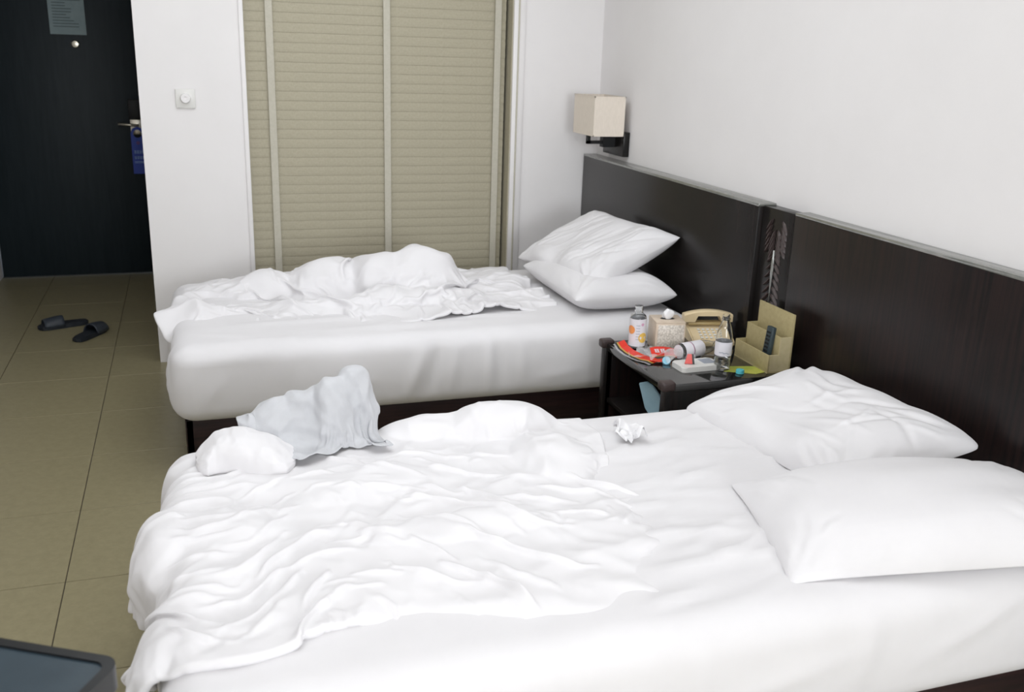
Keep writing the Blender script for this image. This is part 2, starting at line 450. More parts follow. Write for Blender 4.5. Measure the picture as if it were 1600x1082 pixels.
for k in range(17):
    z = .40 + k * .029
    for s in (-1, 1): put_leaf(.004 * s, z, s, math.radians(-40), 1.0 - .35 * max(0, (k - 11) / 6))
for k in range(5):
    for s in (-1, 1): put_leaf(.030 * s, .915 + k * .022, s, math.radians(-55), .9)
for k in range(4):
    for s in (-1, 1): put_leaf(.006 * s, .90 + k * .022, s, math.radians(-66), 1.1)
# white socket plate on the headboard beside the far pillow
sk = thing('socket_plate', 'white switch plate on the headboard peeking out behind the tilted pillow', 'switch', (2.068, 4.80, .60))
skp = box('plate', (-.009, -.06, 0), (0, .06, .086), M['white_plastic'], sk, .003)
for s in (-1, 1): box('rocker', (-.013, s * .027 - .02, .02), (-.008, s * .027 + .02, .066), M['white_trim'], skp, .002)

# ------------------------------------------------------------------ wall lamp
lp = thing('wall_lamp', 'unlit wall lamp with a square cream fabric shade on a dark bracket', 'lamp', (WX, 4.65, 1.07))
def ll(c): return (c[0] - WX, c[1] - 4.65, c[2] - 1.07)
box('back_plate', ll((2.112, 4.522, 1.072)), ll((WX, 4.778, 1.196)), M['wood'], lp, .003)
b = bmesh.new()
bx(b, ll((1.962, 4.638, 1.128)), ll((2.114, 4.662, 1.144))); bx(b, ll((1.962, 4.638, 1.128)), ll((1.978, 4.662, 1.19)))
bx(b, ll((2.045, 4.628, 1.112)), ll((2.114, 4.672, 1.185)))
obj('arm', b, M['black'], lp)
sx0, sx1, sy0, sy1, sz0, sz1 = 1.938, 2.106, 4.515, 4.785, 1.176, 1.372
b = bmesh.new()
o4 = [(sx0, sy0), (sx1, sy0), (sx1, sy1), (sx0, sy1)]
i4 = [(sx0 + .004, sy0 + .004), (sx1 - .004, sy0 + .004), (sx1 - .004, sy1 - .004), (sx0 + .004, sy1 - .004)]
tp_ = lambda p, z, k: ll((p[0] + (1.022 * (p[0] - 2.022) - (p[0] - 2.022)) * k * 0, p[1], z))
vo0 = [b.verts.new(ll((*p, sz0))) for p in o4]; vo1 = [b.verts.new(ll((*p, sz1))) for p in o4]
vi0 = [b.verts.new(ll((*p, sz0))) for p in i4]; vi1 = [b.verts.new(ll((*p, sz1))) for p in i4]
for k in range(4):
    j = (k + 1) % 4
    b.faces.new((vo0[k], vo0[j], vo1[j], vo1[k])); b.faces.new((vi0[j], vi0[k], vi1[k], vi1[j]))
    b.faces.new((vo0[j], vo0[k], vi0[k], vi0[j])); b.faces.new((vo1[k], vo1[j], vi1[j], vi1[k]))
obj('lamp_shade', b, M['shade'], lp)
for z in (sz0, sz1 - .006):
    b = bmesh.new()
    bx(b, ll((sx0 - .001, sy0 - .001, z)), ll((sx1 + .001, sy0 + .003, z + .006)))
    bx(b, ll((sx0 - .001, sy1 - .003, z)), ll((sx1 + .001, sy1 + .001, z + .006)))
    bx(b, ll((sx0 - .001, sy0 - .001, z)), ll((sx0 + .003, sy1 + .001, z + .006)))
    bx(b, ll((sx1 - .003, sy0 - .001, z)), ll((sx1 + .001, sy1 + .001, z + .006)))
    obj('shade_trim', b, M['shade'], lp)
b = lathe(bmesh.new(), [(.014, 0), (.014, .05), (.026, .075), (.030, .10), (.022, .125), (.006, .136)], 18)
xf(b, Matrix.Translation(ll((1.975, 4.65, 1.185))))
obj('bulb', b, M['white_plastic'], lp, True)

# ------------------------------------------------------------------ cloth solver (position based, structured grid)
def _con(A, B, L, k, push=False):
    d = B - A
    l = np.sqrt((d * d).sum(-1, keepdims=True)) + 1e-9
    e = l - L
    if push: e = np.minimum(e, 0)
    c = d * (0.5 * k * e / l)
    A += c; B -= c
def solve(P, Lu, Lv, collide, steps=120, sub=4, g=0.0006, bend=0.15, bendr=0.93, shear=0.4, damp=0.96, pin=None, force=None):
    P = P.copy(); V = np.zeros_like(P)
    Lu = Lu[..., None]; Lv = Lv[..., None]
    Ld = np.sqrt(Lu[:, :-1] ** 2 + Lv[:-1] ** 2)
    Lu2 = (Lu[:-1] + Lu[1:]) * bendr; Lv2 = (Lv[:, :-1] + Lv[:, 1:]) * bendr
    Lu4 = (Lu[:-3] + Lu[1:-2] + Lu[2:-1] + Lu[3:]) * bendr * .93; Lv4 = (Lv[:, :-3] + Lv[:, 1:-2] + Lv[:, 2:-1] + Lv[:, 3:]) * bendr * .93
    P0 = P.copy()
    for it in range(steps):
        Q = P.copy()
        V *= damp; V[..., 2] -= g
        if force is not None: V += force(P, it)
        P += V
        for _ in range(sub):
            for a in (0, 1):
                _con(P[a:-1:2], P[a + 1::2], Lu[a::2], 1.0)
                _con(P[:, a:-1:2], P[:, a + 1::2], Lv[:, a::2], 1.0)
                _con(P[a:-1:2, :-1], P[a + 1::2, 1:], Ld[a::2], shear)
                _con(P[a:-1:2, 1:], P[a + 1::2, :-1], Ld[a::2], shear)
            for a in range(4):
                ua = (P.shape[0] - 2 - a + 3) // 4
                n0 = len(range(a, P.shape[0] - 2, 4)); m0 = len(range(a, P.shape[1] - 2, 4))
                if n0: _con(P[a:a + 4 * n0:4], P[a + 2:a + 2 + 4 * n0:4], Lu2[a::4][:n0], bend, True)
                if m0: _con(P[:, a:a + 4 * m0:4], P[:, a + 2:a + 2 + 4 * m0:4], Lv2[:, a::4][:, :m0], bend, True)
            for a in range(8):
                n0 = len(range(a, P.shape[0] - 4, 8)); m0 = len(range(a, P.shape[1] - 4, 8))
                if n0: _con(P[a:a + 8 * n0:8], P[a + 4:a + 4 + 8 * n0:8], Lu4[a::8][:n0], bend * .6, True)
                if m0: _con(P[:, a:a + 8 * m0:8], P[:, a + 4:a + 4 + 8 * m0:8], Lv4[:, a::8][:, :m0], bend * .6, True)
            if pin is not None: P[pin] = P0[pin]
            if collide is not None: collide(P, Q)
        V = P - Q
        np.clip(V, -.01, .01, out=V)
    return P
def rbox(lo, hi, r):
    lo = np.array(lo) + r; hi = np.array(hi) - r
    def f(P):
        c = np.clip(P, lo, hi); d = P - c
        l = np.sqrt((d * d).sum(-1)) + 1e-9
        return l - r, d / l[..., None]
    return f
def ell(c, rad):
    c = np.array(c); rad = np.array(rad)
    def f(P):
        q = (P - c) / rad
        l = np.sqrt((q * q).sum(-1)) + 1e-9
        gr = q / rad; gl = np.sqrt((gr * gr).sum(-1, keepdims=True)) + 1e-9
        return (l - 1) * l / gl[..., 0], gr / gl
    return f
def collider(shapes, off, fric=0.5):
    def col(P, Q):
        for s in shapes:
            sd, nr = s(P)
            pen = np.maximum(off - sd, 0)
            m = pen > 0
            if not m.any(): continue
            P += nr * pen[..., None]
            mv = P[m] - Q[m]
            nn = nr[m]
            tang = mv - nn * (mv * nn).sum(-1, keepdims=True)
            P[m] -= tang * fric
    return col
def smooth_noise(n, m, cells_u, cells_v, rng):
    g_ = rng.standard_normal((cells_u + 3, cells_v + 3))
    u = np.linspace(0, cells_u, n); v = np.linspace(0, cells_v, m)
    iu = u.astype(int); iv = v.astype(int); fu = u - iu; fv = v - iv
    def w(t): return np.stack([(1 - t) ** 3, 3 * t ** 3 - 6 * t ** 2 + 4, -3 * t ** 3 + 3 * t ** 2 + 3 * t + 1, t ** 3], 0) / 6
    wu, wv = w(fu), w(fv)
    out = np.zeros((n, m))
    for a in range(4):
        for b_ in range(4):
            out += wu[a][:, None] * wv[b_][None] * g_[np.minimum(iu + a, cells_u + 2)][:, np.minimum(iv + b_, cells_v + 2)]
    return out * 2.2
def strokes(x, y, S):
    """sum of soft fold ridges; S rows: cx, cy, angle, length, width, height, bend"""
    h = np.zeros_like(x)
    for cx, cy, a, L, w, amp, bd in S:
        dx, dy = x - cx, y - cy
        u = dx * math.cos(a) + dy * math.sin(a); v = -dx * math.sin(a) + dy * math.cos(a)
        v = v - bd * u * u
        win = np.clip(1 - (2 * u / L) ** 2, 0, 1)
        h += amp * win * win * np.exp(-(v / w) ** 2)
    return h

def ridges(x, y, F, unit=.001, wunit=.001):
    """soft ridges and creases along polylines: (height mm, width mm, points)"""
    h = np.zeros_like(x)
    for amp, w, pts in F:
        pts = np.array(pts, float)
        w = w * wunit
        seg = np.diff(pts, axis=0); sl = np.linalg.norm(seg, axis=1); tot = sl.sum()
        best = np.full(x.shape, 9.0); tt = np.zeros_like(x); acc = 0
        for p, d, l in zip(pts[:-1], seg, sl):
            if l < 1e-6: continue
            t = np.clip(((x - p[0]) * d[0] + (y - p[1]) * d[1]) / (l * l), 0, 1)
            q = np.hypot(x - p[0] - t * d[0], y - p[1] - t * d[1])
            m = q < best
            best = np.where(m, q, best); tt = np.where(m, (acc + t * l) / tot, tt); acc += l
        e = np.sin(PI * np.clip(tt, .02, .98)) ** .5
        h += amp * unit * e * np.exp(-(best / w) ** 2)
    return h
def grid_normals(P, soft=0):
    nr = np.cross(np.gradient(P, axis=0), np.gradient(P, axis=1))
    nr /= np.linalg.norm(nr, axis=-1, keepdims=True) + 1e-9
    for _ in range(soft):
        q = np.pad(nr, ((1, 1), (1, 1), (0, 0)), mode='edge')
        nr = (q[:-2, 1:-1] + q[2:, 1:-1] + q[1:-1, :-2] + q[1:-1, 2:] + q[1:-1, 1:-1]) / 5
    return nr / (np.linalg.norm(nr, axis=-1, keepdims=True) + 1e-9)

# ------------------------------------------------------------------ beds
MT, MB = 0.500, 0.235
def mattress_mesh(lo, hi, r, S_top, S_side, seed, res=.018):
    lo = np.array(lo); hi = np.array(hi)
    dim = hi - lo
    n = [max(2, int(round(d / res))) for d in dim]
    bm_v = {}; verts = []; faces = []
    def vid(i, j, k):
        key = (i, j, k)
        if key not in bm_v:
            bm_v[key] = len(verts)
            verts.append((lo[0] + dim[0] * i / n[0], lo[1] + dim[1] * j / n[1], lo[2] + dim[2] * k / n[2]))
        return bm_v[key]
    for i in range(n[0]):
        for j in range(n[1]):
            faces.append((vid(i, j, n[2]), vid(i + 1, j, n[2]), vid(i + 1, j + 1, n[2]), vid(i, j + 1, n[2])))
            faces.append((vid(i, j + 1, 0), vid(i + 1, j + 1, 0), vid(i + 1, j, 0), vid(i, j, 0)))
    for i in range(n[0]):
        for k in range(n[2]):
            faces.append((vid(i, 0, k), vid(i + 1, 0, k), vid(i + 1, 0, k + 1), vid(i, 0, k + 1)))
            faces.append((vid(i + 1, n[1], k), vid(i, n[1], k), vid(i, n[1], k + 1), vid(i + 1, n[1], k + 1)))
    for j in range(n[1]):
        for k in range(n[2]):
            faces.append((vid(0, j + 1, k), vid(0, j, k), vid(0, j, k + 1), vid(0, j + 1, k + 1)))
            faces.append((vid(n[0], j, k), vid(n[0], j + 1, k), vid(n[0], j + 1, k + 1), vid(n[0], j, k + 1)))
    V = np.array(verts)
    rr = np.array([r, r, r * .75])
    c = np.clip(V, lo + rr, hi - rr)
    d = (V - c) / rr
    l = np.linalg.norm(d, axis=1, keepdims=True); l[l < 1e-9] = 1
    m = np.maximum(np.abs(d).max(1, keepdims=True), 1e-9)
    nrm = d / l
    V = c + nrm * rr * np.minimum(m, 1)
    zt = np.clip((V[:, 2] - lo[2]) / dim[2], 0, 1)
    top = np.clip(nrm[:, 2], 0, 1) ** 2
    side = np.clip(1 - np.abs(nrm[:, 2]), 0, 1)
    h = strokes(V[:, 0], V[:, 1], S_top) * (top + .25 * side)
    hs = strokes(V[:, 0], V[:, 2], S_side) * side * (nrm[:, 1] < -.1)
    hf = strokes(V[:, 1], V[:, 2], [(s[0] - s[0] + lo[1] + .1 + .2 * k, *s[1:]) for k, s in enumerate(S_side[:5])]) * side * (nrm[:, 0] < -.1)
    bul = .014 * np.sin(PI * zt) * side
    V = V + nrm * (h + hs + hf + bul)[:, None]
    return V, faces
def rand_strokes(rng, k, x0, x1, y0, y1, ang, dang, L, w, amp):
    return [(rng.uniform(x0, x1), rng.uniform(y0, y1), ang + rng.normal() * dang, rng.uniform(.5, 1.2) * L, rng.uniform(.6, 1.3) * w,
             amp * rng.uniform(.3, 1.0) * rng.choice([1, 1, -.6]), rng.normal() * .5) for _ in range(k)]
def bed(label, y0, y1, x0, x1, S_top, S_side, seed, MB=MB):
    t = thing('bed', label, 'bed', ((x0 + x1) / 2, (y0 + y1) / 2, 0))
    cx, cy = (x0 + x1) / 2, (y0 + y1) / 2
    V, F = mattress_mesh((x0, y0, MB), (x1, y1, MT), .075, S_top, S_side, seed)
    V = V - np.array([cx, cy, 0])
    me = bpy.data.meshes.new('mattress')
    me.from_pydata(V.tolist(), [], F); me.polygons.foreach_set('use_smooth', [True] * len(me.polygons)); me.materials.append(M['sheet'])
    o = bpy.data.objects.new('mattress', me); link(o, t)
    o['label'] = 'mattress wrapped in a white fitted sheet'
    fx0, fx1, fy0, fy1 = x0 + .03 - cx, x1 - cx, y0 + .035 - cy, y1 - .035 - cy
    box('side_rail', (fx0, fy0, .07), (fx1, fy0 + .03, MB + .012), M['wood_x'], t, .003)
    box('side_rail', (fx0, fy1 - .03, .07), (fx1, fy1, MB + .012), M['wood_x'], t, .003)
    box('foot_rail', (fx0 - .002, fy0, .07), (fx0 + .028, fy1, MB + .012), M['wood_x'], t, .003)
    box('bed_base', (fx0 + .03, fy0 + .03, .10), (fx1 - .01, fy1 - .03, MB - .005), M['wood_x'], t)
    for sx in (fx0 + .02, fx1 - .09):
        for sy in (fy0 + .02, fy1 - .09):
            box('leg', (sx, sy, 0), (sx + .07, sy + .07, .075), M['wood_x'], t, .004)
    return t
rng = np.random.default_rng(11)
FB = (3.50, 4.60, -0.105, 2.046)     # far bed: y0, y1, x0, x1
NB = (1.415, 2.575, -0.105, 2.062)   # near bed
S_far = rand_strokes(rng, 60, 0.0, 2.0, 3.55, 4.55, .1, .5, .35, .018, .006)
S_far += [(.8, 3.66, .02, 1.2, .03, .006, 0), (.4, 3.80, .05, .9, .03, .008, .1), (1.2, 3.72, -.1, .6, .025, .007, 0)]
side_far = [(.80, .36, 1.25, .34, .022, .016, 0), (.87, .36, 1.35, .34, .016, -.012, 0), (1.10, .36, 1.60, .34, .014, .016, 0), (1.15, .36, 1.72, .34, .014, -.010, 0), (.95, .36, 1.45, .34, .018, .010, 0), (1.24, .36, 1.6, .3, .02, .008, 0),
            (.3, .42, 1.4, .2, .02, .005, 0), (1.4, .30, .1, .3, .02, .006, 0), (.55, .3, .5, .3, .02, .005, 0), (.1, .46, .1, .5, .02, .006, 0), (.03, .33, 1.0, .2, .02, .006, 0)]
bed('far white bed on a dark wooden base in front of the blind', *FB, S_far, side_far, 1, .200)
S_near = rand_strokes(rng, 90, .9, 1.9, 1.5, 2.5, .12, .25, .45, .014, .010)
S_near += rand_strokes(rng, 30, -.05, 1.6, 1.45, 1.75, .1, .4, .4, .02, .006)
side_near = [(.5, .40, 1.45, .30, .03, .008, 0), (.9, .40, 1.7, .28, .03, .008, 0), (1.3, .40, 1.5, .30, .03, .008, 0), (1.6, .4, .4, .5, .02, .008, 0), (1.1, .35, .2, .6, .02, .006, 0), (.2, .4, 1.5, .3, .03, .008, 0)]
bed('near white bed closest to the camera, with a dark wooden base', *NB, S_near, side_near, 2, .205)
FARM = rbox((FB[2], FB[0], MB), (FB[3], FB[1], MT), .07)
NEARM = rbox((NB[2], NB[0], MB), (NB[3], NB[1], MT), .07)

def make_grid(x0, x1, y0, y1, n, m, z):
    u = np.linspace(0, 1, n)[:, None] * np.ones((1, m)); v = np.linspace(0, 1, m)[None] * np.ones((n, 1))
    P = np.stack([x0 + (x1 - x0) * u, y0 + (y1 - y0) * v, np.full((n, m), z)], -1)
    return P, u, v

# folds of the near duvet, traced along the bed (metres: along the bed, across the bed)
FOLDS = [
    (10, 16, [(-0.131,2.238),(-0.067,2.263),(-0.014,2.272),(0.047,2.266),(0.113,2.23),(0.168,2.192)]),
    (12, 18, [(-0.276,2.083),(-0.199,2.132),(-0.092,2.172),(-0.038,2.183),(0.035,2.169),(0.106,2.128),(0.148,2.1)]),
    (13, 15, [(-0.243,1.947),(-0.228,1.996),(-0.194,2.06),(-0.125,2.101),(-0.063,2.122),(-0.003,2.119),(0.052,2.075),(0.082,2.035)]),
    (9, 14, [(-0.096,1.962),(-0.057,1.995),(-0.006,2.011),(0.056,2.01),(0.096,1.984)]),
    (8, 13, [(-0.067,1.884),(-0.022,1.92),(0.018,1.938),(0.052,1.943)]),
    (-6, 13, [(0.091,2.123),(0.125,2.089),(0.149,2.033)]),
    (9, 12, [(0.128,1.953),(0.171,1.964),(0.219,1.982),(0.254,1.997)]),
    (-8, 10, [(0.182,1.879),(0.23,1.926),(0.264,1.97),(0.309,2.023)]),
    (9, 14, [(0.204,1.866),(0.262,1.909),(0.322,1.924)]),
    (-6, 12, [(0.21,2.219),(0.231,2.139),(0.26,2.07)]),
    (5, 10, [(0.1,2.257),(0.155,2.262),(0.226,2.263),(0.321,2.3)]),
    (-7, 12, [(0.144,1.868),(0.181,1.81),(0.225,1.771)]),
    (13, 14, [(-0.215,1.761),(-0.111,1.805),(-0.058,1.857),(-0.01,1.891),(0.031,1.915)]),
    (12, 22, [(-0.289,1.667),(-0.227,1.71),(-0.144,1.748),(-0.067,1.802),(-0.011,1.837),(0.047,1.841)]),
    (-9, 16, [(-0.148,1.675),(-0.073,1.686),(0.014,1.684),(0.089,1.686)]),
    (8, 18, [(-0.062,1.618),(0.011,1.613),(0.071,1.645),(0.135,1.685)]),
    (-8, 14, [(-0.035,1.574),(0.01,1.582),(0.057,1.611)]),
    (14, 14, [(0.357,1.954),(0.392,2.019),(0.435,2.077),(0.478,2.093),(0.528,2.099)]),
    (12, 14, [(0.305,1.952),(0.394,1.92),(0.429,1.943),(0.461,1.983),(0.478,2.004)]),
    (7, 12, [(0.435,2.042),(0.497,2.052),(0.555,2.046),(0.612,2.031),(0.674,2.033)]),
    (10, 18, [(0.564,2.513),(0.539,2.422),(0.478,2.323),(0.41,2.256),(0.363,2.228),(0.287,2.209)]),
    (-9, 9, [(0.734,2.458),(0.706,2.38),(0.669,2.297),(0.624,2.161)]),
    (9, 10, [(0.705,2.556),(0.732,2.51),(0.736,2.458),(0.778,2.552),(0.819,2.569)]),
    (8, 9, [(0.618,2.123),(0.596,2.09),(0.578,2.049)]),
    (9, 12, [(0.646,2.077),(0.699,2.112),(0.748,2.129),(0.814,2.117)]),
    (9, 16, [(0.891,2.511),(0.87,2.363),(0.846,2.23),(0.821,2.11)]),
    (8, 16, [(0.749,2.119),(0.739,2.016),(0.734,1.963)]),
    (-9, 12, [(0.213,1.907),(0.262,1.909),(0.308,1.904),(0.349,1.932),(0.375,1.973)]),
    (-7, 10, [(0.374,2.13),(0.423,2.135),(0.477,2.16),(0.512,2.17)]),
    (8, 12, [(0.499,2.183),(0.516,2.169),(0.538,2.105)]),
    (7, 12, [(0.277,2.007),(0.315,2.056),(0.34,2.093)]),
    (6, 12, [(0.399,2.41),(0.414,2.351),(0.401,2.3),(0.363,2.228)]),
    (7, 12, [(0.79,1.948),(0.895,1.948),(0.995,1.977),(1.096,1.999),(1.201,2.022)]),
    (-6, 11, [(0.844,1.865),(0.935,1.884),(1.011,1.917),(1.09,1.943),(1.218,1.968),(1.3,1.987)]),
    (7, 12, [(0.914,1.734),(0.985,1.778),(1.081,1.802),(1.192,1.843)]),
    (7, 13, [(1.061,2.079),(1.158,2.075),(1.273,2.111),(1.462,2.131)]),
    (-6, 11, [(0.867,1.702),(0.964,1.736),(1.072,1.747),(1.177,1.744)]),
    (6, 13, [(0.748,1.891),(0.769,1.82),(0.801,1.764),(0.851,1.751)]),
    (5, 10, [(1.208,2.38),(1.327,2.404),(1.415,2.396)]),
    (5, 10, [(1.177,2.262),(1.29,2.283),(1.389,2.271)]),
    (-5, 10, [(1.12,2.194),(1.251,2.208),(1.455,2.205)]),
    (8, 16, [(0.48,1.566),(0.506,1.502),(0.517,1.44)]),
    (9, 15, [(0.557,1.744),(0.585,1.642),(0.603,1.544),(0.62,1.492)]),
    (-6, 14, [(0.296,1.665),(0.377,1.618),(0.459,1.56)]),
    (7, 14, [(0.518,1.904),(0.565,1.868),(0.587,1.816)]),
]
# near duvet: crosswise slack makes long folds that run along the bed
rng = np.random.default_rng(3)
n, m = 160, 120
S0, S1 = -.31, 1.10
sx = np.linspace(S0, S1, n)
near_y = np.interp(sx, [-.31, -.10, .0, .2, .5, .7, 1.10], [1.60, 1.56, 1.51, 1.63, 1.59, 1.50, 1.52])
far_y = np.interp(sx, [-.31, .0, 1.10], [2.60, 2.63, 2.60])
P, u, v = make_grid(S0, S1, 0, 1, n, m, .56)
P[..., 1] = near_y[:, None] + (far_y - near_y)[:, None] * v
P[..., 0] += (.045 * np.sin(v * 7) + .03 * np.sin(v * 17 + 1) + .012 * np.sin(v * 41)) * np.clip((u - .7) / .3, 0, 1)
P[..., 0] += (.13 * np.clip((.55 - v) / .55, 0, 1) ** 1.2 + .02 * np.sin(v * 23)) * np.clip((.25 - u) / .25, 0, 1)
MATX, MATY = P[..., 0].copy(), P[..., 1].copy()
P[..., 2] += .006 * smooth_noise(n, m, 14, 26, rng) + .004 * smooth_noise(n, m, 50, 44, rng)
P[..., 2] += ridges(MATX, MATY, FOLDS) * .8
Lu = np.linalg.norm(np.diff(P[..., :2], axis=0), axis=-1) * 1.04
Lv = np.abs(np.diff(P[..., 1], axis=1)) * (1.09 + .05 * (1 - u[:, 1:]))
bumps = [ell((.82, 2.50, .46), (.20, .10, .105)), ell((.62, 2.52, .46), (.16, .09, .085)), ell((.35, 2.2, .44), (.3, .16, .085)), ell((.55, 1.92, .44), (.35, .10, .085)),
         ell((-.09, 1.66, .44), (.060, .11, .055)), ell((-.10, 2.06, .42), (.065, .15, .10)), ell((.05, 2.05, .44), (.16, .14, .09)), ell((.90, 2.25, .44), (.14, .2, .10))]
Pn = solve(P, Lu, Lv, collider([NEARM] + bumps, .020, .45), steps=90, sub=5, g=.0008, bend=.10)
cr = np.abs(smooth_noise(n, m, 16, 16, rng)); cr2 = np.abs(smooth_noise(n, m, 34, 30, rng))
Pn += grid_normals(Pn, 25) * (.006 * (.5 - cr) + .003 * (.5 - cr2))[..., None]
Pn += grid_normals(Pn, 25) * ridges(MATX, MATY, FOLDS)[..., None] * .8
fade = np.clip((u - .80) / .20, 0, 1) ** 2 * np.clip((.72 - v) / .3, 0, 1) * .06 + np.clip((.05 - v) / .05, 0, 1) ** 2 * .03 * np.clip((u - .3) / .2, 0, 1)
Pn[..., 2] -= fade
Pn[..., 2] -= .045 * np.clip((u - .62) / .3, 0, 1) * np.clip((.16 - v) / .14, 0, 1)
dv = grid_mesh('duvet', Pn, M['duvet'], None, thick=.022, sub=1)
tag(dv, 'crumpled white duvet with long folds spread over the near bed', 'duvet')

# far duvet: pushed together into a heap
n, m = 140, 96
P, u, v = make_grid(-.16, 1.50, 3.80, 4.66, n, m, .60)
P[..., 1] += -.06 * u + .05 * np.sin(u * 9) * (1 - v)
P[..., 2] += .02 * smooth_noise(n, m, 12, 8, rng) + .008 * smooth_noise(n, m, 36, 26, rng)
Lu = np.full((n - 1, m), 1.66 / (n - 1)) * (1.10 + .10 * np.exp(-((u[1:] - .6) / .25) ** 2))
Lv = np.full((n, m - 1), .86 / (m - 1)) * (1.14 + .25 * np.exp(-((u[:, 1:] - .62) / .26) ** 2))
bumps = [ell((.98, 4.22, .45), (.22, .19, .25)), ell((.80, 4.24, .45), (.16, .18, .235)), ell((.56, 4.28, .45), (.20, .16, .18)),
         ell((.28, 4.30, .45), (.22, .14, .12)), ell((.9, 3.98, .45), (.5, .10, .10)), ell((1.32, 4.2, .45), (.2, .2, .09)), ell((.05, 3.98, .45), (.25, .10, .085))]
Pf = solve(P, Lu, Lv, collider([FARM] + bumps, .022, .5), steps=100, sub=5, g=.0009, bend=.07)
cr = np.abs(smooth_noise(n, m, 15, 9, rng)); cr2 = np.abs(smooth_noise(n, m, 32, 20, rng)); cr3 = np.abs(smooth_noise(n, m, 7, 5, rng))
Pf += grid_normals(Pf, 12) * (.022 * (.5 - cr3) + .014 * (.5 - cr) + .007 * (.5 - cr2))[..., None]
dv = grid_mesh('duvet', Pf, M['duvet'], None, thick=.014, sub=1)
tag(dv, 'crumpled white duvet heaped up in the middle of the far bed', 'duvet')

# pillows: two sewn sheets blown up
def pillow_shape(w, d, seed, press=.0016, slack=1.0, ear=.11, n=52, m=36, steps=150, flat=.05):
    rng = np.random.default_rng(seed)
    P, u, v = make_grid(-w / 2, w / 2, -d / 2, d / 2, n, m, 0)
    prof = ((1 - (2 * u - 1) ** 4) * (1 - (2 * v - 1) ** 4)) ** .6
    A = P.copy(); B = P.copy()
    A[..., 2] = .05 * prof + .004 * smooth_noise(n, m, 10, 8, rng) * prof
    B[..., 2] = -.05 * prof
    PP = np.stack([A, B])
    Lu = np.full((n - 1, m), w / (n - 1) * slack); Lv = np.full((n, m - 1), d / (m - 1) * slack)
    brd = np.zeros((n, m), bool); brd[0] = brd[-1] = True; brd[:, 0] = brd[:, -1] = True
    state = {'A': A, 'B': B}
    V = [np.zeros_like(A), np.zeros_like(B)]
    LuE, LvE = Lu[..., None], Lv[..., None]
    Ld = np.sqrt(LuE[:, :-1] ** 2 + LvE[:-1] ** 2)
    L = [A, B]
    for it in range(steps):
        Qs = [x.copy() for x in L]
        for s in (0, 1):
            X = L[s]
            gu = np.gradient(X, axis=0); gv = np.gradient(X, axis=1)
            nr = np.cross(gu, gv); nr /= np.linalg.norm(nr, axis=-1, keepdims=True) + 1e-9
            V[s] = V[s] * .93 + nr * press * (1 if s == 0 else -1)
            X += V[s]
        for _ in range(5):
            for X in L:
                for a in (0, 1):
                    _con(X[a:-1:2], X[a + 1::2], LuE[a::2], 1.0); _con(X[:, a:-1:2], X[:, a + 1::2], LvE[:, a::2], 1.0)
                    _con(X[a:-1:2, :-1], X[a + 1::2, 1:], Ld[a::2], .35); _con(X[a:-1:2, 1:], X[a + 1::2, :-1], Ld[a::2], .35)
            avg = (L[0][brd] + L[1][brd]) / 2
            L[0][brd] = avg; L[1][brd] = avg
            L[1][..., 2] = np.maximum(L[1][..., 2], -flat); L[0][..., 2] = np.minimum(L[0][..., 2], .125)
            L[0][..., 2] = np.maximum(L[0][..., 2], -flat)
        for s in (0, 1): V[s] = np.clip(L[s] - Qs[s], -.008, .008)
    c4 = 1 - ear * ((2 * u - 1) ** 6 * (2 * v - 1) ** 6)[..., None]
    for X in L: X[..., :2] *= c4
    return L[0], L[1]
def pillow(label, A, B, mtx, warp=None, group=None):
    n, m = A.shape[:2]
    idA = np.arange(n * m).reshape(n, m); idB = idA + n * m
    verts = np.concatenate([A.reshape(-1, 3), B.reshape(-1, 3)])
    brd = np.zeros((n, m), bool); brd[0] = brd[-1] = True; brd[:, 0] = brd[:, -1] = True
    rem = np.arange(2 * n * m); rem[idB[brd]] = idA[brd]
    def q(I): return np.stack([I[:-1, :-1], I[1:, :-1], I[1:, 1:], I[:-1, 1:]], -1).reshape(-1, 4)
    F = np.concatenate([q(idA), rem[q(idB)][:, ::-1]])
    used = np.zeros(2 * n * m, bool); used[F.ravel()] = True
    new = np.cumsum(used) - 1
    V = verts[used]; F = new[F]
    V4 = np.array(mtx.to_3x3()) @ V.T
    V = V4.T + np.array(mtx.translation)
    if warp: V = warp(V)
    c = V.mean(0); c[2] = V[:, 2].min()
    me = bpy.data.meshes.new('pillow')
    me.from_pydata((V - c).tolist(), [], F.tolist()); me.polygons.foreach_set('use_smooth', [True] * len(me.polygons)); me.materials.append(M['pillow'])
    o = bpy.data.objects.new('pillow', me); link(o); o.location = c
    s = o.modifiers.new('smooth', 'SUBSURF'); s.levels = 1; s.render_levels = 1
    return tag(o, label, 'pillow', group)
A1, B1 = pillow_shape(.74, .52, 1, ear=.05)
A2, B2 = pillow_shape(.72, .50, 2, press=.0012, ear=.05)
A4, B4 = pillow_shape(.74, .52, 4, ear=.03, press=.0010)
A3, B3 = pillow_shape(.74, .54, 3, press=.0016)
def rumple(A, F, k=1.0, seed=0, amp=.0):
    """folds pressed into the upper sheet of a pillow, in its own plane"""
    n, m = A.shape[:2]
    rng = np.random.default_rng(seed)
    edge = np.minimum(np.minimum(np.arange(n)[:, None], n - 1 - np.arange(n)[:, None]), np.minimum(np.arange(m)[None], m - 1 - np.arange(m)[None])) / 6.0
    w = np.clip(edge, 0, 1)
    return A + grid_normals(A) * (w * (k * ridges(A[..., 0], A[..., 1], F) + amp * smooth_noise(n, m, 9, 7, rng)))[..., None]
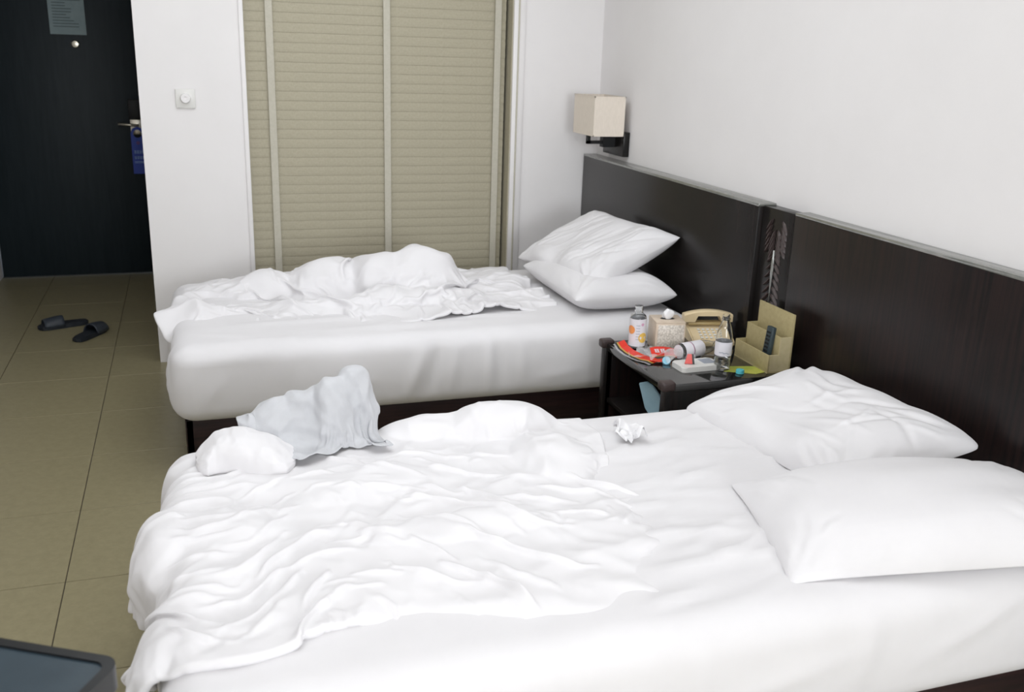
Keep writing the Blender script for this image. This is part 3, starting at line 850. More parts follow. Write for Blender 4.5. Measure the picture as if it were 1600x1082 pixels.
def corner_folds(rng, w, d, k=7, amp=6, L=.2):
    F = []
    for sx_ in (-1, 1):
        for sy_ in (-1, 1):
            for _ in range(k):
                a = rng.uniform(.1, 1.4); r0 = rng.uniform(.05, .12); l = rng.uniform(.5, 1) * L
                c_ = np.array([sx_ * w / 2, sy_ * d / 2]); dr_ = np.array([-sx_ * math.cos(a), -sy_ * math.sin(a)])
                F.append((amp * rng.uniform(.4, 1) * rng.choice([1, -1]), rng.uniform(7, 12), [c_ + dr_ * r0, c_ + dr_ * (r0 + l / 2) + rng.normal(0, .01, 2), c_ + dr_ * (r0 + l)]))
    return F
def finer(A):
    """twice the grid, so that small folds can be pressed in"""
    for ax in (0, 1):
        A = np.moveaxis(A, ax, 0)
        o = np.empty((2 * A.shape[0] - 1,) + A.shape[1:]); o[::2] = A; o[1::2] = (A[:-1] + A[1:]) / 2
        A = np.moveaxis(o, 0, ax)
    return A
def taper(A):
    n, m = A.shape[:2]
    a = 2 * np.linspace(0, 1, n)[:, None] - 1; b_ = 2 * np.linspace(0, 1, m)[None] - 1
    A = A.copy(); A[..., 2] *= .12 + .88 * ((1 - a ** 2) * (1 - b_ ** 2)) ** .55
    return A
A1, B1, A2, B2, A3, B3, A4, B4 = [finer(q) for q in (A1, B1, A2, B2, A3, B3, A4, B4)]
rp = np.random.default_rng(31)
def RX(a, ax): return Matrix.Rotation(math.radians(a), 4, ax)
Z = lambda k, a=1: np.array([a, a, k])
pillow('white pillow lying flat on the far bed, under the tilted pillow', rumple(A2 * Z(.80), corner_folds(rp, .72, .5), 1, 1, .003), B2 * Z(.80), Matrix.Translation((1.755, 3.96, .545)) @ RX(90, 'Z'))
FT = corner_folds(rp, .74, .52, 8, 5, .24)
for k in range(34):
    y_ = rp.uniform(-.17, .12); x_ = -.34 + rp.uniform(.0, .68)
    FT.append((rp.uniform(3, 6) * rp.choice([1, -1]), rp.uniform(6, 10), [(x_, y_ - .09), (x_ + .02 + rp.normal(0, .012), y_), (x_ + .05 + rp.normal(0, .02), y_ + .11)]))
pillow('white pillow tilted up against the headboard of the far bed', rumple(A4 * Z(.74), FT, 1.0, 2, .006), B4 * Z(.74), Matrix.Translation((1.805, 4.085, .672)) @ RX(-25, 'Y') @ RX(3, 'X') @ RX(96, 'Z'))
FR = corner_folds(rp, .74, .54, 8, 7, .25)
for k in range(16):
    x_ = rp.uniform(-.25, .25); y_ = rp.uniform(-.15, .15); a = rp.normal(.4, .5)
    FR.append((rp.uniform(4, 9) * rp.choice([1, -1]), rp.uniform(8, 14), [(x_ - .1 * math.cos(a), y_ - .1 * math.sin(a)), (x_ + rp.normal(0, .012), y_ + rp.normal(0, .012)), (x_ + .1 * math.cos(a), y_ + .1 * math.sin(a))]))
def dent(V):
    g_ = np.exp(-(((V[:, 0] - 1.60) / .12) ** 2 + ((V[:, 1] - 2.20) / .16) ** 2))
    V[:, 2] -= np.clip(V[:, 2] - .53, 0, 1) * .45 * g_
    return V
pillow('rumpled white pillow at the far side of the near bed, beside the nightstand', rumple(taper(A3) * Z(.86), FR, 1, 3, .005), B3 * Z(.25), Matrix.Translation((1.745, 2.215, .528)) @ RX(-8, 'Y') @ RX(96, 'Z'), dent)
FN = corner_folds(rp, .76, .52, 7, 6, .16)
pillow('plump white pillow at the near edge of the near bed', rumple(taper(A1) * np.array([1.03, .94, .95]), FN, 1, 4, .003), B1 * np.array([1.03, .94, .22]), Matrix.Translation((1.595, 1.655, .522)) @ RX(-4, 'Y') @ RX(-15, 'Z'))

# grey garment heaped at the foot of the near bed
GFOLDS = [
    (9, 9, [(0.399,0.714),(0.412,0.664),(0.425,0.613),(0.448,0.582)]),
    (10, 10, [(0.301,0.715),(0.333,0.671),(0.371,0.618),(0.404,0.579)]),
    (-8, 8, [(0.334,0.712),(0.365,0.661),(0.405,0.615),(0.428,0.584)]),
    (9, 9, [(0.249,0.685),(0.262,0.711),(0.301,0.719)]),
    (8, 9, [(0.195,0.613),(0.228,0.645),(0.267,0.648),(0.298,0.61),(0.357,0.576)]),
    (9, 10, [(0.099,0.594),(0.138,0.618),(0.178,0.656),(0.229,0.676)]),
    (-7, 8, [(0.111,0.586),(0.163,0.623),(0.203,0.654)]),
    (-9, 8, [(0.168,0.573),(0.225,0.564),(0.297,0.547),(0.343,0.556),(0.39,0.565)]),
    (8, 10, [(0.167,0.545),(0.212,0.555),(0.29,0.532),(0.33,0.543)]),
    (8, 9, [(0.193,0.578),(0.214,0.604),(0.266,0.606)]),
    (-7, 7, [(0.161,0.567),(0.166,0.524),(0.19,0.5)]),
    (7, 8, [(0.347,0.732),(0.38,0.723),(0.399,0.679)]),
    (-7, 8, [(0.242,0.671),(0.281,0.682),(0.301,0.708)]),
    (7, 8, [(0.213,0.59),(0.265,0.578),(0.33,0.564)]),
]
def heap(name, mt, xs, tops, yc, wf, wb, base, n, m, seed, crump, folds, label, cat):
    """crumpled cloth heap: cross-section from front hem over the crest to the back"""
    rng = np.random.default_rng(seed)
    u = np.linspace(0, 1, n)[:, None] * np.ones((1, m)); th = PI * (1 - np.linspace(0, 1, m)[None]) * np.ones((n, 1))
    x = xs[0] + (xs[-1] - xs[0]) * u
    top = np.interp(x, xs, tops)
    for _ in range(12): top[1:-1] = (top[:-2] + top[1:-1] * 2 + top[2:]) / 4
    endw = np.clip(np.minimum(u, 1 - u) / .12, 0, 1) ** .5
    wid = np.where(th > PI / 2, wf, wb) * (.35 + .65 * endw)
    y = yc + wid * np.sign(np.cos(th)) * np.abs(np.cos(th)) ** .8 + .012 * smooth_noise(n, m, 5, 3, rng)
    z = base + (top - base) * np.sin(th) ** .75
    if folds: y = y - .035 * np.exp(-((x - .37) / .07) ** 2 - ((z - .66) / .045) ** 2) + .02 * np.exp(-((x - .26) / .025) ** 2)
    P = np.stack([x, y, z], -1)
    r1 = np.abs(smooth_noise(n, m, 9, 7, rng)); r2 = np.abs(smooth_noise(n, m, 20, 15, rng))
    h = crump * ((.5 - r1) * 1.0 + (.4 - r2) * .55)
    h = h * np.clip(np.sin(th) * 2.0, .25, 1)
    if folds: h = h * .75 + ridges(x, z, folds) * (th > PI * .35) * 2.0
    P = P + grid_normals(P) * h[..., None] * (1 if grid_normals(P)[n // 2, m // 2, 2] > 0 else -1)
    P[..., 2] = np.maximum(P[..., 2], base - .006)
    o = grid_mesh(name, P, mt, None, thick=.004, sub=1)
    return tag(o, label, cat)
rng = np.random.default_rng(23)
n, m = 100, 76
P, u, v = make_grid(.09, .50, 2.36, 2.67, n, m, .77)
P[..., 2] += .030 * smooth_noise(n, m, 7, 5, rng) + .012 * smooth_noise(n, m, 18, 14, rng) - .17 * (1 - u) ** 1.3
P[..., 1] += .03 * smooth_noise(n, m, 4, 3, rng) * (1 - v)
Lu = np.full((n - 1, m), .41 / (n - 1)) * 1.24; Lv = np.full((n, m - 1), .31 / (m - 1)) * 1.34
bumps = [ell((.395, 2.53, .50), (.055, .05, .205)), ell((.33, 2.50, .50), (.06, .06, .185)), ell((.27, 2.52, .50), (.09, .05, .160)),
         ell((.20, 2.52, .50), (.11, .05, .130)), ell((.12, 2.52, .50), (.10, .05, .095))]
DUVTOP = rbox((NB[2], NB[0], MB), (NB[3], NB[1] + .01, MT + .015), .07)
Pg = solve(P, Lu, Lv, collider([DUVTOP] + bumps, .020, .55), steps=90, sub=5, g=.0009, bend=.035, damp=.93)
cr = np.abs(smooth_noise(n, m, 9, 7, rng)); cr2 = np.abs(smooth_noise(n, m, 20, 15, rng))
Pg += grid_normals(Pg, 10) * (.007 * (.5 - cr) + .004 * (.5 - cr2))[..., None]
Pg += grid_normals(Pg, 6) * (ridges(Pg[..., 0], Pg[..., 2], GFOLDS) * (Pg[..., 1] < 2.52))[..., None] * .6
o = grid_mesh('garment', Pg, M['garment'], None, thick=.004, sub=1)
tag(o, 'pale grey crumpled garment heaped at the foot of the near bed', 'garment')
heap('white_cloth', M['pillow'], [-.035, .0, .03, .07, .12, .17, .22], [.545, .580, .600, .608, .598, .575, .535], 2.435, .12, .07, .516, 60, 40, 9, .0022, None,
     'small white crumpled cloth beside the grey garment on the near bed', 'cloth')

# tissue on the near bed
def crumple(name, size, loc, rot, seed, amp, mt, label=None, cat=None, parent=None, n=16):
    rng = np.random.default_rng(seed)
    P, u, v = make_grid(-size / 2, size / 2, -size / 2, size / 2, n, n, 0)
    P[..., 2] = amp * np.abs(smooth_noise(n, n, 4, 4, rng)) + amp * .3 * np.abs(smooth_noise(n, n, 8, 8, rng))
    P[..., 0] += amp * .5 * smooth_noise(n, n, 4, 4, rng); P[..., 1] += amp * .5 * smooth_noise(n, n, 4, 4, rng)
    P[..., 2] -= P[..., 2].min()
    o = grid_mesh(name, P, mt, parent, thick=.0012, sub=1)
    o.location = loc; o.rotation_euler = rot
    if label: tag(o, label, cat)
    return o
crumple('tissue', .085, (1.165, 2.33, .508), (0, -.1, .5), 4, .022, M['tissue'], 'white crumpled tissue on the near bed in front of the nightstand', 'tissue')

# ------------------------------------------------------------------ nightstand
NX0, NX1, NY0, NY1, NZ = 1.515, 2.066, 2.775, 3.325, .485
nsd = thing('nightstand', 'dark polished nightstand with open front between the two beds', 'nightstand', ((NX0 + NX1) / 2, (NY0 + NY1) / 2, 0))
def nl(c): return (c[0] - (NX0 + NX1) / 2, c[1] - (NY0 + NY1) / 2, c[2])
box('top', nl((NX0 + .006, NY0 + .01, NZ - .03)), nl((NX1, NY1 - .01, NZ)), M['wood_top'], nsd, .003)
box('side_panel', nl((NX0 + .012, NY0 + .012, .0)), nl((NX1, NY0 + .034, NZ - .03)), M['wood'], nsd, .002)
box('side_panel', nl((NX0 + .012, NY1 - .034, .0)), nl((NX1, NY1 - .012, NZ - .03)), M['wood_red'], nsd, .002)
box('back_panel', nl((NX1 - .015, NY0 + .034, .04)), nl((NX1, NY1 - .034, NZ - .03)), M['wood'], nsd)
box('shelf', nl((NX0 + .02, NY0 + .034, .235)), nl((NX1 - .015, NY1 - .034, .255)), M['wood'], nsd, .002)
box('shelf', nl((NX0 + .02, NY0 + .034, .05)), nl((NX1 - .015, NY1 - .034, .07)), M['wood'], nsd, .002)
for y in (NY0, NY1 - .034):
    box('front_post', nl((NX0, y, 0)), nl((NX0 + .034, y + .034, NZ - .018)), M['wood'], nsd, .003)
for y in (NY0 - .006, NY1 - .038):
    b = bx(bmesh.new(), nl((NX0 - .014, y, NZ - .022)), nl((NX0 + .040, y + .044, NZ + .012)), .009, 3)
    obj('corner_block', b, M['brown_block'], nsd, 'auto')
# blue bag inside
b = bmesh.new()
pts = [(-.015, .10), (.02, .115), (.045, .108), (.10, .06), (.10, -.02), (.06, -.03), (.02, .01)]
prism(b, pts, -.006, .006)
xf(b, Matrix.Translation((1.56, 3.035, .30)) @ Matrix.Rotation(math.radians(-62), 4, 'Z') @ Matrix.Rotation(PI / 2, 4, 'X'))
bmesh.ops.bevel(b, geom=b.edges[:], offset=.003, segments=1, affect='EDGES')
o = obj('paper_bag', b, M['blue_bag'], None, 'auto'); tag(o, 'pale blue folded paper inside the open nightstand', 'paper')

# ------------------------------------------------------------------ things on the nightstand
def rect_wrap(bm, r, a0, a1, z0, z1, seg=10, off=.0006):
    """curved patch on a cylinder"""
    va = []
    for k in range(seg + 1):
        a = a0 + (a1 - a0) * k / seg
        va.append([bm.verts.new(((r + off) * math.cos(a), (r + off) * math.sin(a), z)) for z in (z0, z1)])
    for p, q in zip(va, va[1:]): bm.faces.new((p[0], q[0], q[1], p[1]))
    return bm
def disc_wrap(bm, r, ac, zc, rad, clip=None, seg=14, off=.0009):
    cv = bm.verts.new(((r + off) * math.cos(ac), (r + off) * math.sin(ac), zc))
    vs_ = []
    for k in range(seg):
        t = 2 * PI * k / seg
        a = ac + rad * math.cos(t) / r
        vs_.append(bm.verts.new(((r + off) * math.cos(a), (r + off) * math.sin(a), zc + rad * math.sin(t))))
    for k in range(seg): bm.faces.new((cv, vs_[k], vs_[(k + 1) % seg]))
    return bm
camdir = math.atan2(-3.0, -1.7)
# juice bottle
t = thing('juice_bottle', 'uncapped juice bottle with a white label and orange fruit print', 'bottle', (1.600, 3.190, NZ))
b = lathe(bmesh.new(), [(.026, 0), (.031, .004), (.032, .012), (.032, .125), (.029, .138), (.017, .148), (.0155, .152), (.0165, .156), (.0165, .159), (.0155, .161), (.0155, .176), (.0135, .176), (.0135, .150), (.027, .136), (.030, .124), (.030, .012), (.024, .006)], 32, True, True)
obj('bottle_body', b, M['pet'], t, 'auto')
b = bmesh.new(); rect_wrap(b, .032, 0, 2 * PI, .020, .128, 32); jl = obj('bottle_label', b, M['white_label'], t, True)
b = bmesh.new(); disc_wrap(b, .0328, camdir - .75, .085, .017); obj('fruit_print', b, M['orange'], jl)
b = bmesh.new(); disc_wrap(b, .0328, camdir + .8, .055, .020); obj('fruit_print', b, M['yellow'], jl)
b = bmesh.new(); disc_wrap(b, .0328, camdir + .65, .108, .006); obj('fruit_print', b, M['pink'], jl)
b = bmesh.new()
for k in range(6): rect_wrap(b, .0328, camdir - .1, camdir + .35, .048 + k * .011, .050 + k * .011, 4)
obj('text_lines', b, M['grey_screen'], jl)
# tissue box
t = thing('tissue_box', 'square pearly tissue box with a tissue sticking out', 'tissue box', (1.722, 3.185, NZ), math.radians(-12))
b = bx(bmesh.new(), (-.058, -.058, 0), (.058, .058, .115), .003)
o = obj('box_body', b, M['tissue_side'], t, 'auto')
box('front_panel', (-.050, -.0605, .006), (.052, -.0575, .108), M['tissue_box'], t, .001)
b = bmesh.new()
bx(b, (-.058, -.058, .1145), (.058, .058, .1185), .002); obj('lid', b, M['tissue_side'], t, 'auto')
b = lathe(bmesh.new(), [(.026, 0), (.026, .0012)], 20); xf(b, Matrix.Translation((0, 0, .1180)) @ Matrix.Diagonal((1.1, .6, 1, 1)))
obj('opening', b, M['blackprint'], t)
rng = np.random.default_rng(8)
b = bmesh.new()
rings = []
for k, (r, z) in enumerate(((.016, .118), (.024, .128), (.022, .142), (.014, .152), (.004, .158))):
    rings.append([b.verts.new((r * (1 + .3 * math.sin(3 * a + k) + .15 * rng.normal()) * math.cos(a), .7 * r * (1 + .25 * math.sin(2 * a)) * math.sin(a), z + .003 * rng.normal())) for a in np.linspace(0, 2 * PI, 14, endpoint=False)])
for r0, r1 in zip(rings, rings[1:]):
    for k in range(14): b.faces.new((r0[k], r0[(k + 1) % 14], r1[(k + 1) % 14], r1[k]))
b.faces.new(rings[-1])
obj('tissue', b, M['tissue'], t, True, 1)
# telephone
t = thing('telephone', 'cream desk telephone with handset behind the bottles', 'telephone', (1.935, 3.225, NZ), math.radians(-12))
b = bmesh.new()
poly = [(-.075, 0), (.075, 0), (.075, .058), (.055, .066), (-.055, .030), (-.075, .022)]
prism(b, [(y, z) for y, z in poly], -.085, .085)
xf(b, Matrix(((0, 0, 1, 0), (1, 0, 0, 0), (0, 1, 0, 0), (0, 0, 0, 1))))
bmesh.ops.recalc_face_normals(b, faces=b.faces)
bmesh.ops.bevel(b, geom=b.edges[:], offset=.005, segments=2, affect='EDGES')
o = obj('base', b, M['beige_plastic'], t, 'auto')
pbase = o
b = bx(bmesh.new(), (-.083, .015, .062), (.083, .058, .074), .004); obj('cradle', b, M['beige_dark'], t, 'auto')
bm_k = bx(bmesh.new(), (-.0055, -.0045, 0), (.0055, .0045, .004), .001, 1)
pb = pbase
kb = obj('key', bm_k, M['white_plastic'], pb)
cnt = 0
for r in range(4):
    for c_ in range(5):
        k = kb if cnt == 0 else kb.copy()
        if cnt: link(k, pb)
        cnt += 1
        k.location = (-.045 + c_ * .019, -.055 + r * .018, .0305 + .006 * r); k.rotation_euler = (math.radians(18), 0, 0)
b = bmesh.new()
arc = []
N_ = 18
for k in range(N_ + 1):
    s = -1 + 2 * k / N_
    top_z = .122 - .016 * s * s
    bot_z = .100 if abs(s) < .45 else (.074 + .002 * abs(s))
    if .45 <= abs(s) < .56: bot_z = .100 - (abs(s) - .45) / .11 * .026
    arc.append((s * .100, top_z, bot_z))
v0 = [[b.verts.new((x, y, z)) for y, z in ((.016, bz), (.016, tz - .004), (.022, tz), (.050, tz), (.056, tz - .004), (.056, bz))] for x, tz, bz in arc]
for a_, c_ in zip(v0, v0[1:]):
    for k in range(6): b.faces.new((a_[k], a_[(k + 1) % 6], c_[(k + 1) % 6], c_[k]))
b.faces.new(v0[0]); b.faces.new(v0[-1][::-1])
bmesh.ops.recalc_face_normals(b, faces=b.faces)
obj('handset', b, M['beige_plastic'], t, 'auto')
# standing water bottle
def water_bottle(t, with_cap=False):
    b = lathe(bmesh.new(), [(.020, .004), (.027, 0), (.030, .006), (.0305, .03), (.029, .036), (.0305, .042), (.0305, .118), (.029, .130), (.022, .160), (.0145, .182), (.0135, .186), (.0155, .189), (.0155, .192), (.0130, .194), (.0130, .206), (.0118, .206), (.0118, .186), (.0205, .159), (.0278, .129), (.0292, .117), (.0292, .043), (.0277, .036), (.0292, .03), (.0287, .007), (.018, .0055)], 32, True, True)
    obj('bottle_body', b, M['pet'], t, 'auto')
    b = bmesh.new(); rect_wrap(b, .0305, 0, 2 * PI, .056, .108, 32); lb = obj('bottle_label', b, M['white_label'], t, True)
    return lb
t = thing('water_bottle', 'upright clear water bottle with a white label, uncapped', 'bottle', (1.808, 2.902, NZ))
wbl = water_bottle(t)
b = lathe(bmesh.new(), [(.017, .0058), (.0284, .0075), (.0288, .03), (.0274, .036), (.0288, .043), (.0288, .050)], 32)
obj('water', b, M['water'], t, 'auto')
b = bmesh.new()
for k in range(5):
    a = camdir - .5 + k * .24
    rect_wrap(b, .0312, a, a + .26, .064 + .004 * (1 - k / 5) + (.002 if k % 2 else 0), .0665 + .004 * (1 - k / 5) + (.002 if k % 2 else 0), 2)
obj('label_scrawl', b, M['grey_screen'], wbl)
# lying bottle
t = thing('water_bottle', 'clear water bottle lying on its side with its white label showing', 'bottle', (1.700, 3.035, NZ + .0312))
t.rotation_euler = (0, math.radians(90), math.radians(14))
lb = water_bottle(t)
b = bmesh.new(); rect_wrap(b, .0305, 0, 2 * PI, .012, .052, 32); obj('bottle_label', b, M['white_label'], t, True)
b = bmesh.new(); rect_wrap(b, .0312, 0, 2 * PI, .050, .053, 24); obj('label_stripe', b, M['pink'], lb)
b = lathe(bmesh.new(), [(.0265, -.0012), (.0265, .001)], 24); obj('bottom_sticker', b, M['white_label'], t, 'auto')
# white router-like slab
t = thing('flat_device', 'flat white rounded device with a grey window, lying at the nightstand edge', 'device', (1.722, 2.935, NZ), math.radians(2))
def rr(x0, x1, y0, y1, r, seg=6):
    pts = []
    for cx, cy, a0 in ((x1 - r, y1 - r, 0), (x0 + r, y1 - r, 90), (x0 + r, y0 + r, 180), (x1 - r, y0 + r, 270)):
        for k in range(seg + 1):
            a = math.radians(a0 + 90 * k / seg); pts.append((cx + r * math.cos(a), cy + r * math.sin(a)))
    return pts
b = prism(bmesh.new(), rr(-.082, .082, -.046, .046, .016, 5), 0, .019)
bmesh.ops.bevel(b, geom=[e for e in b.edges if e.verts[0].co.z > .01 and e.verts[1].co.z > .01], offset=.003, segments=2, affect='EDGES')
obj('casing', b, M['white_plastic'], t, 'auto')
box('window', (.022, -.018, .0188), (.072, .034, .0196), M['grey_screen'], t)
# red candy wrapper standing on the device
def bent_strip(bm, pts, w, t=.0012):
    """ribbon along pts (x,y,z) with width vector w"""
    w = Vector(w)
    A = [[bm.verts.new(Vector(p) + s * w / 2 + Vector((0, 0, dz))) for s, dz in ((-1, 0), (1, 0), (1, t), (-1, t))] for p in pts]
    for a, c in zip(A, A[1:]):
        for k in range(4): bm.faces.new((a[k], a[(k + 1) % 4], c[(k + 1) % 4], c[k]))
    bm.faces.new(A[0]); bm.faces.new(A[-1][::-1])
    bmesh.ops.recalc_face_normals(bm, faces=bm.faces)
    return bm
t = thing('small_wrapper', 'small red wrapper with a black stripe on top of the white device', 'wrapper', (1.685, 2.925, NZ + .0192), math.radians(-20))
b = bmesh.new(); prism(b, [(-.016, 0), (.012, 0), (.008, .036), (-.006, .036)], -.004, .004); xf(b, Matrix.Rotation(PI / 2 - .25, 4, 'X') @ Matrix.Translation((0, .0, 0)))
xf(b, Matrix.Translation((0, 0, .0012)))
obj('wrapper_body', b, M['red'], t)
b = bmesh.new(); prism(b, [(.0125, 0), (.020, 0), (.0145, .036), (.0085, .036)], -.004, .004); xf(b, Matrix.Translation((0, 0, .0012)) @ Matrix.Rotation(PI / 2 - .25, 4, 'X'))
obj('stripe', b, M['blackprint'], t)
# red snack bag: clear front, red band with black and gold edge, bent in an L
t = thing('snack_bag', 'torn clear snack bag with red, gold and black border by the juice bottle', 'snack bag', (1.575, 3.06, NZ))
b = bmesh.new()
path = [(-.040, .135, .035), (-.038, .105, .022), (-.030, .070, .014), (-.018, .035, .010), (-.004, .0, .008), (.012, -.028, .010), (.024, -.048, .006)]
bent_strip(b, path, (.036, .016, .004)); ob = obj('red_band', b, M['red'], t)
b = bmesh.new(); bent_strip(b, [(x - .020, y - .010, z - .001) for x, y, z in path], (.008, .004, 0)); obj('gold_edge', b, M['gold'], t)
b = bmesh.new(); bent_strip(b, [(x - .027, y - .014, z - .002) for x, y, z in path], (.009, .004, 0)); obj('black_edge', b, M['blackprint'], t)
b = bmesh.new(); bent_strip(b, [(x - .036, y - .018, z - .003) for x, y, z in path], (.010, .005, 0)); obj('clear_hem', b, M['cellophane'], t)
b = bmesh.new(); bent_strip(b, [(.006, -.030, .012), (.03, -.046, .010), (.055, -.052, .012), (.075, -.045, .010)], (.012, .034, 0)); obj('red_band', b, M['red'], t)
b = bmesh.new(); bent_strip(b, [(.072, -.052, .011), (.088, -.042, .013)], (.014, .010, .004)); obj('gold_edge', b, M['gold'], t)
crumple('clear_film', .12, (.03, .03, .002), (0, 0, .6), 12, .013, M['cellophane'], parent=t)
t = thing('snack_bag', 'red wrapper with white lettering lying in front of the tissue box', 'snack bag', (1.648, 3.065, NZ + .012), math.radians(-8))
b = bmesh.new(); bent_strip(b, [(-.045, 0, .012), (-.02, 0, .016), (.01, 0, .015), (.035, .003, .010), (.055, .006, .004)], (.004, .048, .020)); obj('wrapper_body', b, M['red'], t)
b = bmesh.new()
def glyph(bm, cx, cy, s):
    for q in range(3): bx(bm, (cx - s, cy - s + q * s * .9, 0), (cx + s, cy - s + q * s * .9 + s * .3, .0012))
    for q in (-.7, .35): bx(bm, (cx + q * s, cy - s, 0), (cx + q * s + s * .35, cy + s, .0012))
glyph(b, -.022, 0, .009); glyph(b, .001, 0, .009)
xf(b, Matrix.Translation((0, 0, .0172)) @ Matrix.Rotation(.40, 4, 'X'))
obj('lettering', b, M['white_label'], t)
b = bmesh.new(); glyph(b, .022, .0, .006); xf(b, Matrix.Translation((0, 0, .0165)) @ Matrix.Rotation(.40, 4, 'X')); obj('lettering', b, M['blackprint'], t)
b = bmesh.new(); bent_strip(b, [(-.05, -.028, .004), (0, -.028, .006), (.05, -.022, .002)], (.002, .006, 0)); obj('gold_edge', b, M['gold'], t)
crumple('plastic_film', .13, (1.685, 3.035, NZ + .001), (0, 0, .2), 15, .017, M['cellophane'], 'crumpled clear plastic film between the wrapper and the lying bottle', 'plastic film')
# caps
def cap(label, loc, mt, r=.0145, h=.014):
    t = thing('bottle_cap', label, 'bottle cap', loc, 0, 'blue bottle caps')
    b = bmesh.new(); seg = 40
    prof = [(1, 0), (1, h * .85), (.92, h)]
    rings = []
    for rr, z in prof:
        rings.append([b.verts.new((r * rr * (1 + (.03 if k % 2 else -.01) * (z < h)) * math.cos(2 * PI * k / seg), r * rr * (1 + (.03 if k % 2 else -.01) * (z < h)) * math.sin(2 * PI * k / seg), z)) for k in range(seg)])
    for a, c in zip(rings, rings[1:]):
        for k in range(seg): b.faces.new((a[k], a[(k + 1) % seg], c[(k + 1) % seg], c[k]))
    b.faces.new(rings[-1])
    obj('cap_shell', b, mt, t, 'auto')
    b = lathe(bmesh.new(), [(r * 1.03, 0), (r * 1.03, .0022), (r, .0026)], 28); obj('seal_ring', b, mt, t, 'auto')
    return t
cap('pale blue bottle cap beside the red wrapper', (1.632, 3.000, NZ + .010), M['cap_blue'], .0155, .014)
cap('turquoise bottle cap on the lime green leaflet', (1.845, 2.835, NZ + .002), M['cap_teal'])
bpy.data.objects['bottle_cap'].rotation_euler = (math.radians(60), 0, math.radians(-25))
# leaflet
b = bmesh.new(); prism(b, [(-.075, .01), (.02, -.055), (.085, -.045), (.072, .02), (-.02, .05)], 0, .0012)
o = obj('leaflet', b, M['leaflet']); o.location = (1.875, 2.868, NZ + .0003); o.rotation_euler = (0, 0, .1)
tag(o, 'lime green paper leaflet under the turquoise cap beside the upright bottle', 'leaflet')
# desk organiser
t = thing('desk_organiser', 'khaki stepped desk organiser with a tall back board', 'organiser', (2.005, 2.925, NZ))
ox0, ox1, oy0, oy1 = -.062, .034, -.113, .113
box('back_board', (ox1 - .008, oy0, 0), (ox1, oy1, .215), M['khaki'], t, .001)
box('base_board', (ox0, oy0, 0), (ox1 - .008, oy1, .006), M['khaki'], t)
box('front_board', (ox0, oy0, .006), (ox0 + .006, oy1, .068), M['khaki'], t, .001)
box('middle_board', (-.018, oy0 + .006, .006), (-.012, oy1 - .006, .132), M['khaki'], t, .001)
for s in (0, 1):
    y = oy0 if s == 0 else oy1 - .006
    b = bmesh.new(); prism(b, [(ox0 + .006, .006), (ox1 - .008, .006), (ox1 - .008, .132), (-.018, .132), (-.018, .068), (ox0 + .006, .068)], y, y + .006)
    xf(b, Matrix(((1, 0, 0, 0), (0, 0, 1, 0), (0, 1, 0, 0), (0, 0, 0, 1)))); bmesh.ops.recalc_face_normals(b, faces=b.faces)
    obj('side_board', b, M['khaki_edge'] if s == 0 else M['khaki'], t)
t = thing('remote_control', 'slim dark remote control standing in the khaki organiser', 'remote', (1.966, 2.868, NZ + .006))
t.rotation_euler = (0, math.radians(6), 0)
rbd = box('remote_body', (-.009, -.019, 0), (.009, .019, .155), M['remote'], t, .004)
for r in range(6):
    for c_ in range(2): box('button', (-.0105, -.011 + c_ * .013, .06 + r * .014), (-.0085, -.002 + c_ * .013, .067 + r * .014), M['black'], rbd)

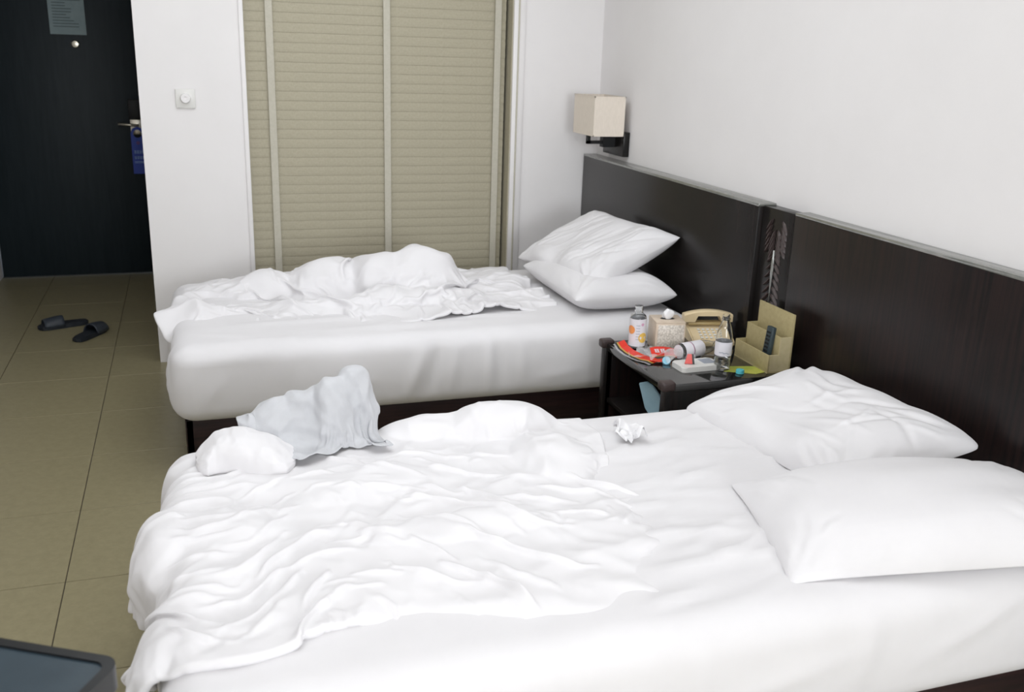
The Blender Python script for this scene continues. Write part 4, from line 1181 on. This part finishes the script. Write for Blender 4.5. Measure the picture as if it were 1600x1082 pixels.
# ------------------------------------------------------------------ slippers
def slipper(label, loc, rot):
    t = thing('slipper', label, 'slipper', loc, rot, 'dark slippers on the corridor floor')
    def foot(s):
        return [(-.135, 0), (-.125, .028), (-.09, .038), (-.03, .034), (.03, .040), (.08, .047), (.115, .040), (.135, .012), (.132, -.018), (.11, -.036), (.07, -.044), (.02, -.040), (-.04, -.036), (-.10, -.036), (-.127, -.024)]
    b = prism(bmesh.new(), foot(1), 0, .026)
    bmesh.ops.bevel(b, geom=[e for e in b.edges if abs(e.verts[0].co.z - e.verts[1].co.z) < .001], offset=.006, segments=2, affect='EDGES')
    obj('sole', b, M['slipper'], t, 'auto')
    b = bmesh.new(); rows = []
    for x in np.linspace(.0, .105, 8):
        hw_ = .045 + .003 * math.sin((x) * 25)
        hz = .055 - .10 * max(0, x - .03) ** 1.1 * 2
        rows.append([b.verts.new((x, hw_ * math.cos(a), .014 + hz * math.sin(a))) for a in np.linspace(0, PI, 11)])
    for a, c in zip(rows, rows[1:]):
        for k in range(10): b.faces.new((a[k], a[k + 1], c[k + 1], c[k]))
    o = obj('strap', b, M['slipper_strap'], t, True)
    s = o.modifiers.new('thickness', 'SOLIDIFY'); s.thickness = .005
    return t
slipper('dark slipper lying further from the camera on the corridor tiles', (-.735, 5.72, 0), math.radians(200))
slipper('dark slipper nearer the bed on the corridor tiles', (-.575, 5.50, 0), math.radians(62))

# ------------------------------------------------------------------ small black table at the lower left
t = thing('side_table', 'black rounded side table with slate blue top at the lower left', 'table', (-.446, 1.236, 0), math.radians(-30))
def rr(x0, x1, y0, y1, r, seg=6):
    pts = []
    for cx, cy, a0 in ((x1 - r, y1 - r, 0), (x0 + r, y1 - r, 90), (x0 + r, y0 + r, 180), (x1 - r, y0 + r, 270)):
        for k in range(seg + 1):
            a = math.radians(a0 + 90 * k / seg); pts.append((cx + r * math.cos(a), cy + r * math.sin(a)))
    return pts
sw_, sd_, zt = .225, .225, .70
b = prism(bmesh.new(), rr(-sw_, sw_, -sd_, sd_, .03), zt - .035, zt - .004)
obj('table_core', b, M['stool_rim'], t, 'auto')
outer_, inner_ = rr(-sw_, sw_, -sd_, sd_, .03), rr(-sw_ + .016, sw_ - .016, -sd_ + .016, sd_ - .016, .02)
b = bmesh.new()
A = [b.verts.new((x, y, zt - .004)) for x, y in outer_]; B = [b.verts.new((x, y, zt + .004)) for x, y in outer_]
Cc = [b.verts.new((x, y, zt + .004)) for x, y in inner_]; D = [b.verts.new((x, y, zt - .004)) for x, y in inner_]
n = len(A)
for k in range(n):
    j = (k + 1) % n
    for p, q in ((A, B), (B, Cc), (Cc, D)): b.faces.new((p[k], p[j], q[j], q[k]))
bmesh.ops.recalc_face_normals(b, faces=b.faces)
obj('rim', b, M['stool_rim'], t, 'auto')
b = prism(bmesh.new(), rr(-sw_ + .016, sw_ - .016, -sd_ + .016, sd_ - .016, .02), zt - .004, zt)
obj('inset_top', b, M['stool_top'], t, 'auto')
for sx in (-1, 1):
    for sy in (-1, 1):
        box('leg', (sx * .19 - .018, sy * .19 - .018, 0), (sx * .19 + .018, sy * .19 + .018, zt - .035), M['stool_rim'], t, .004)
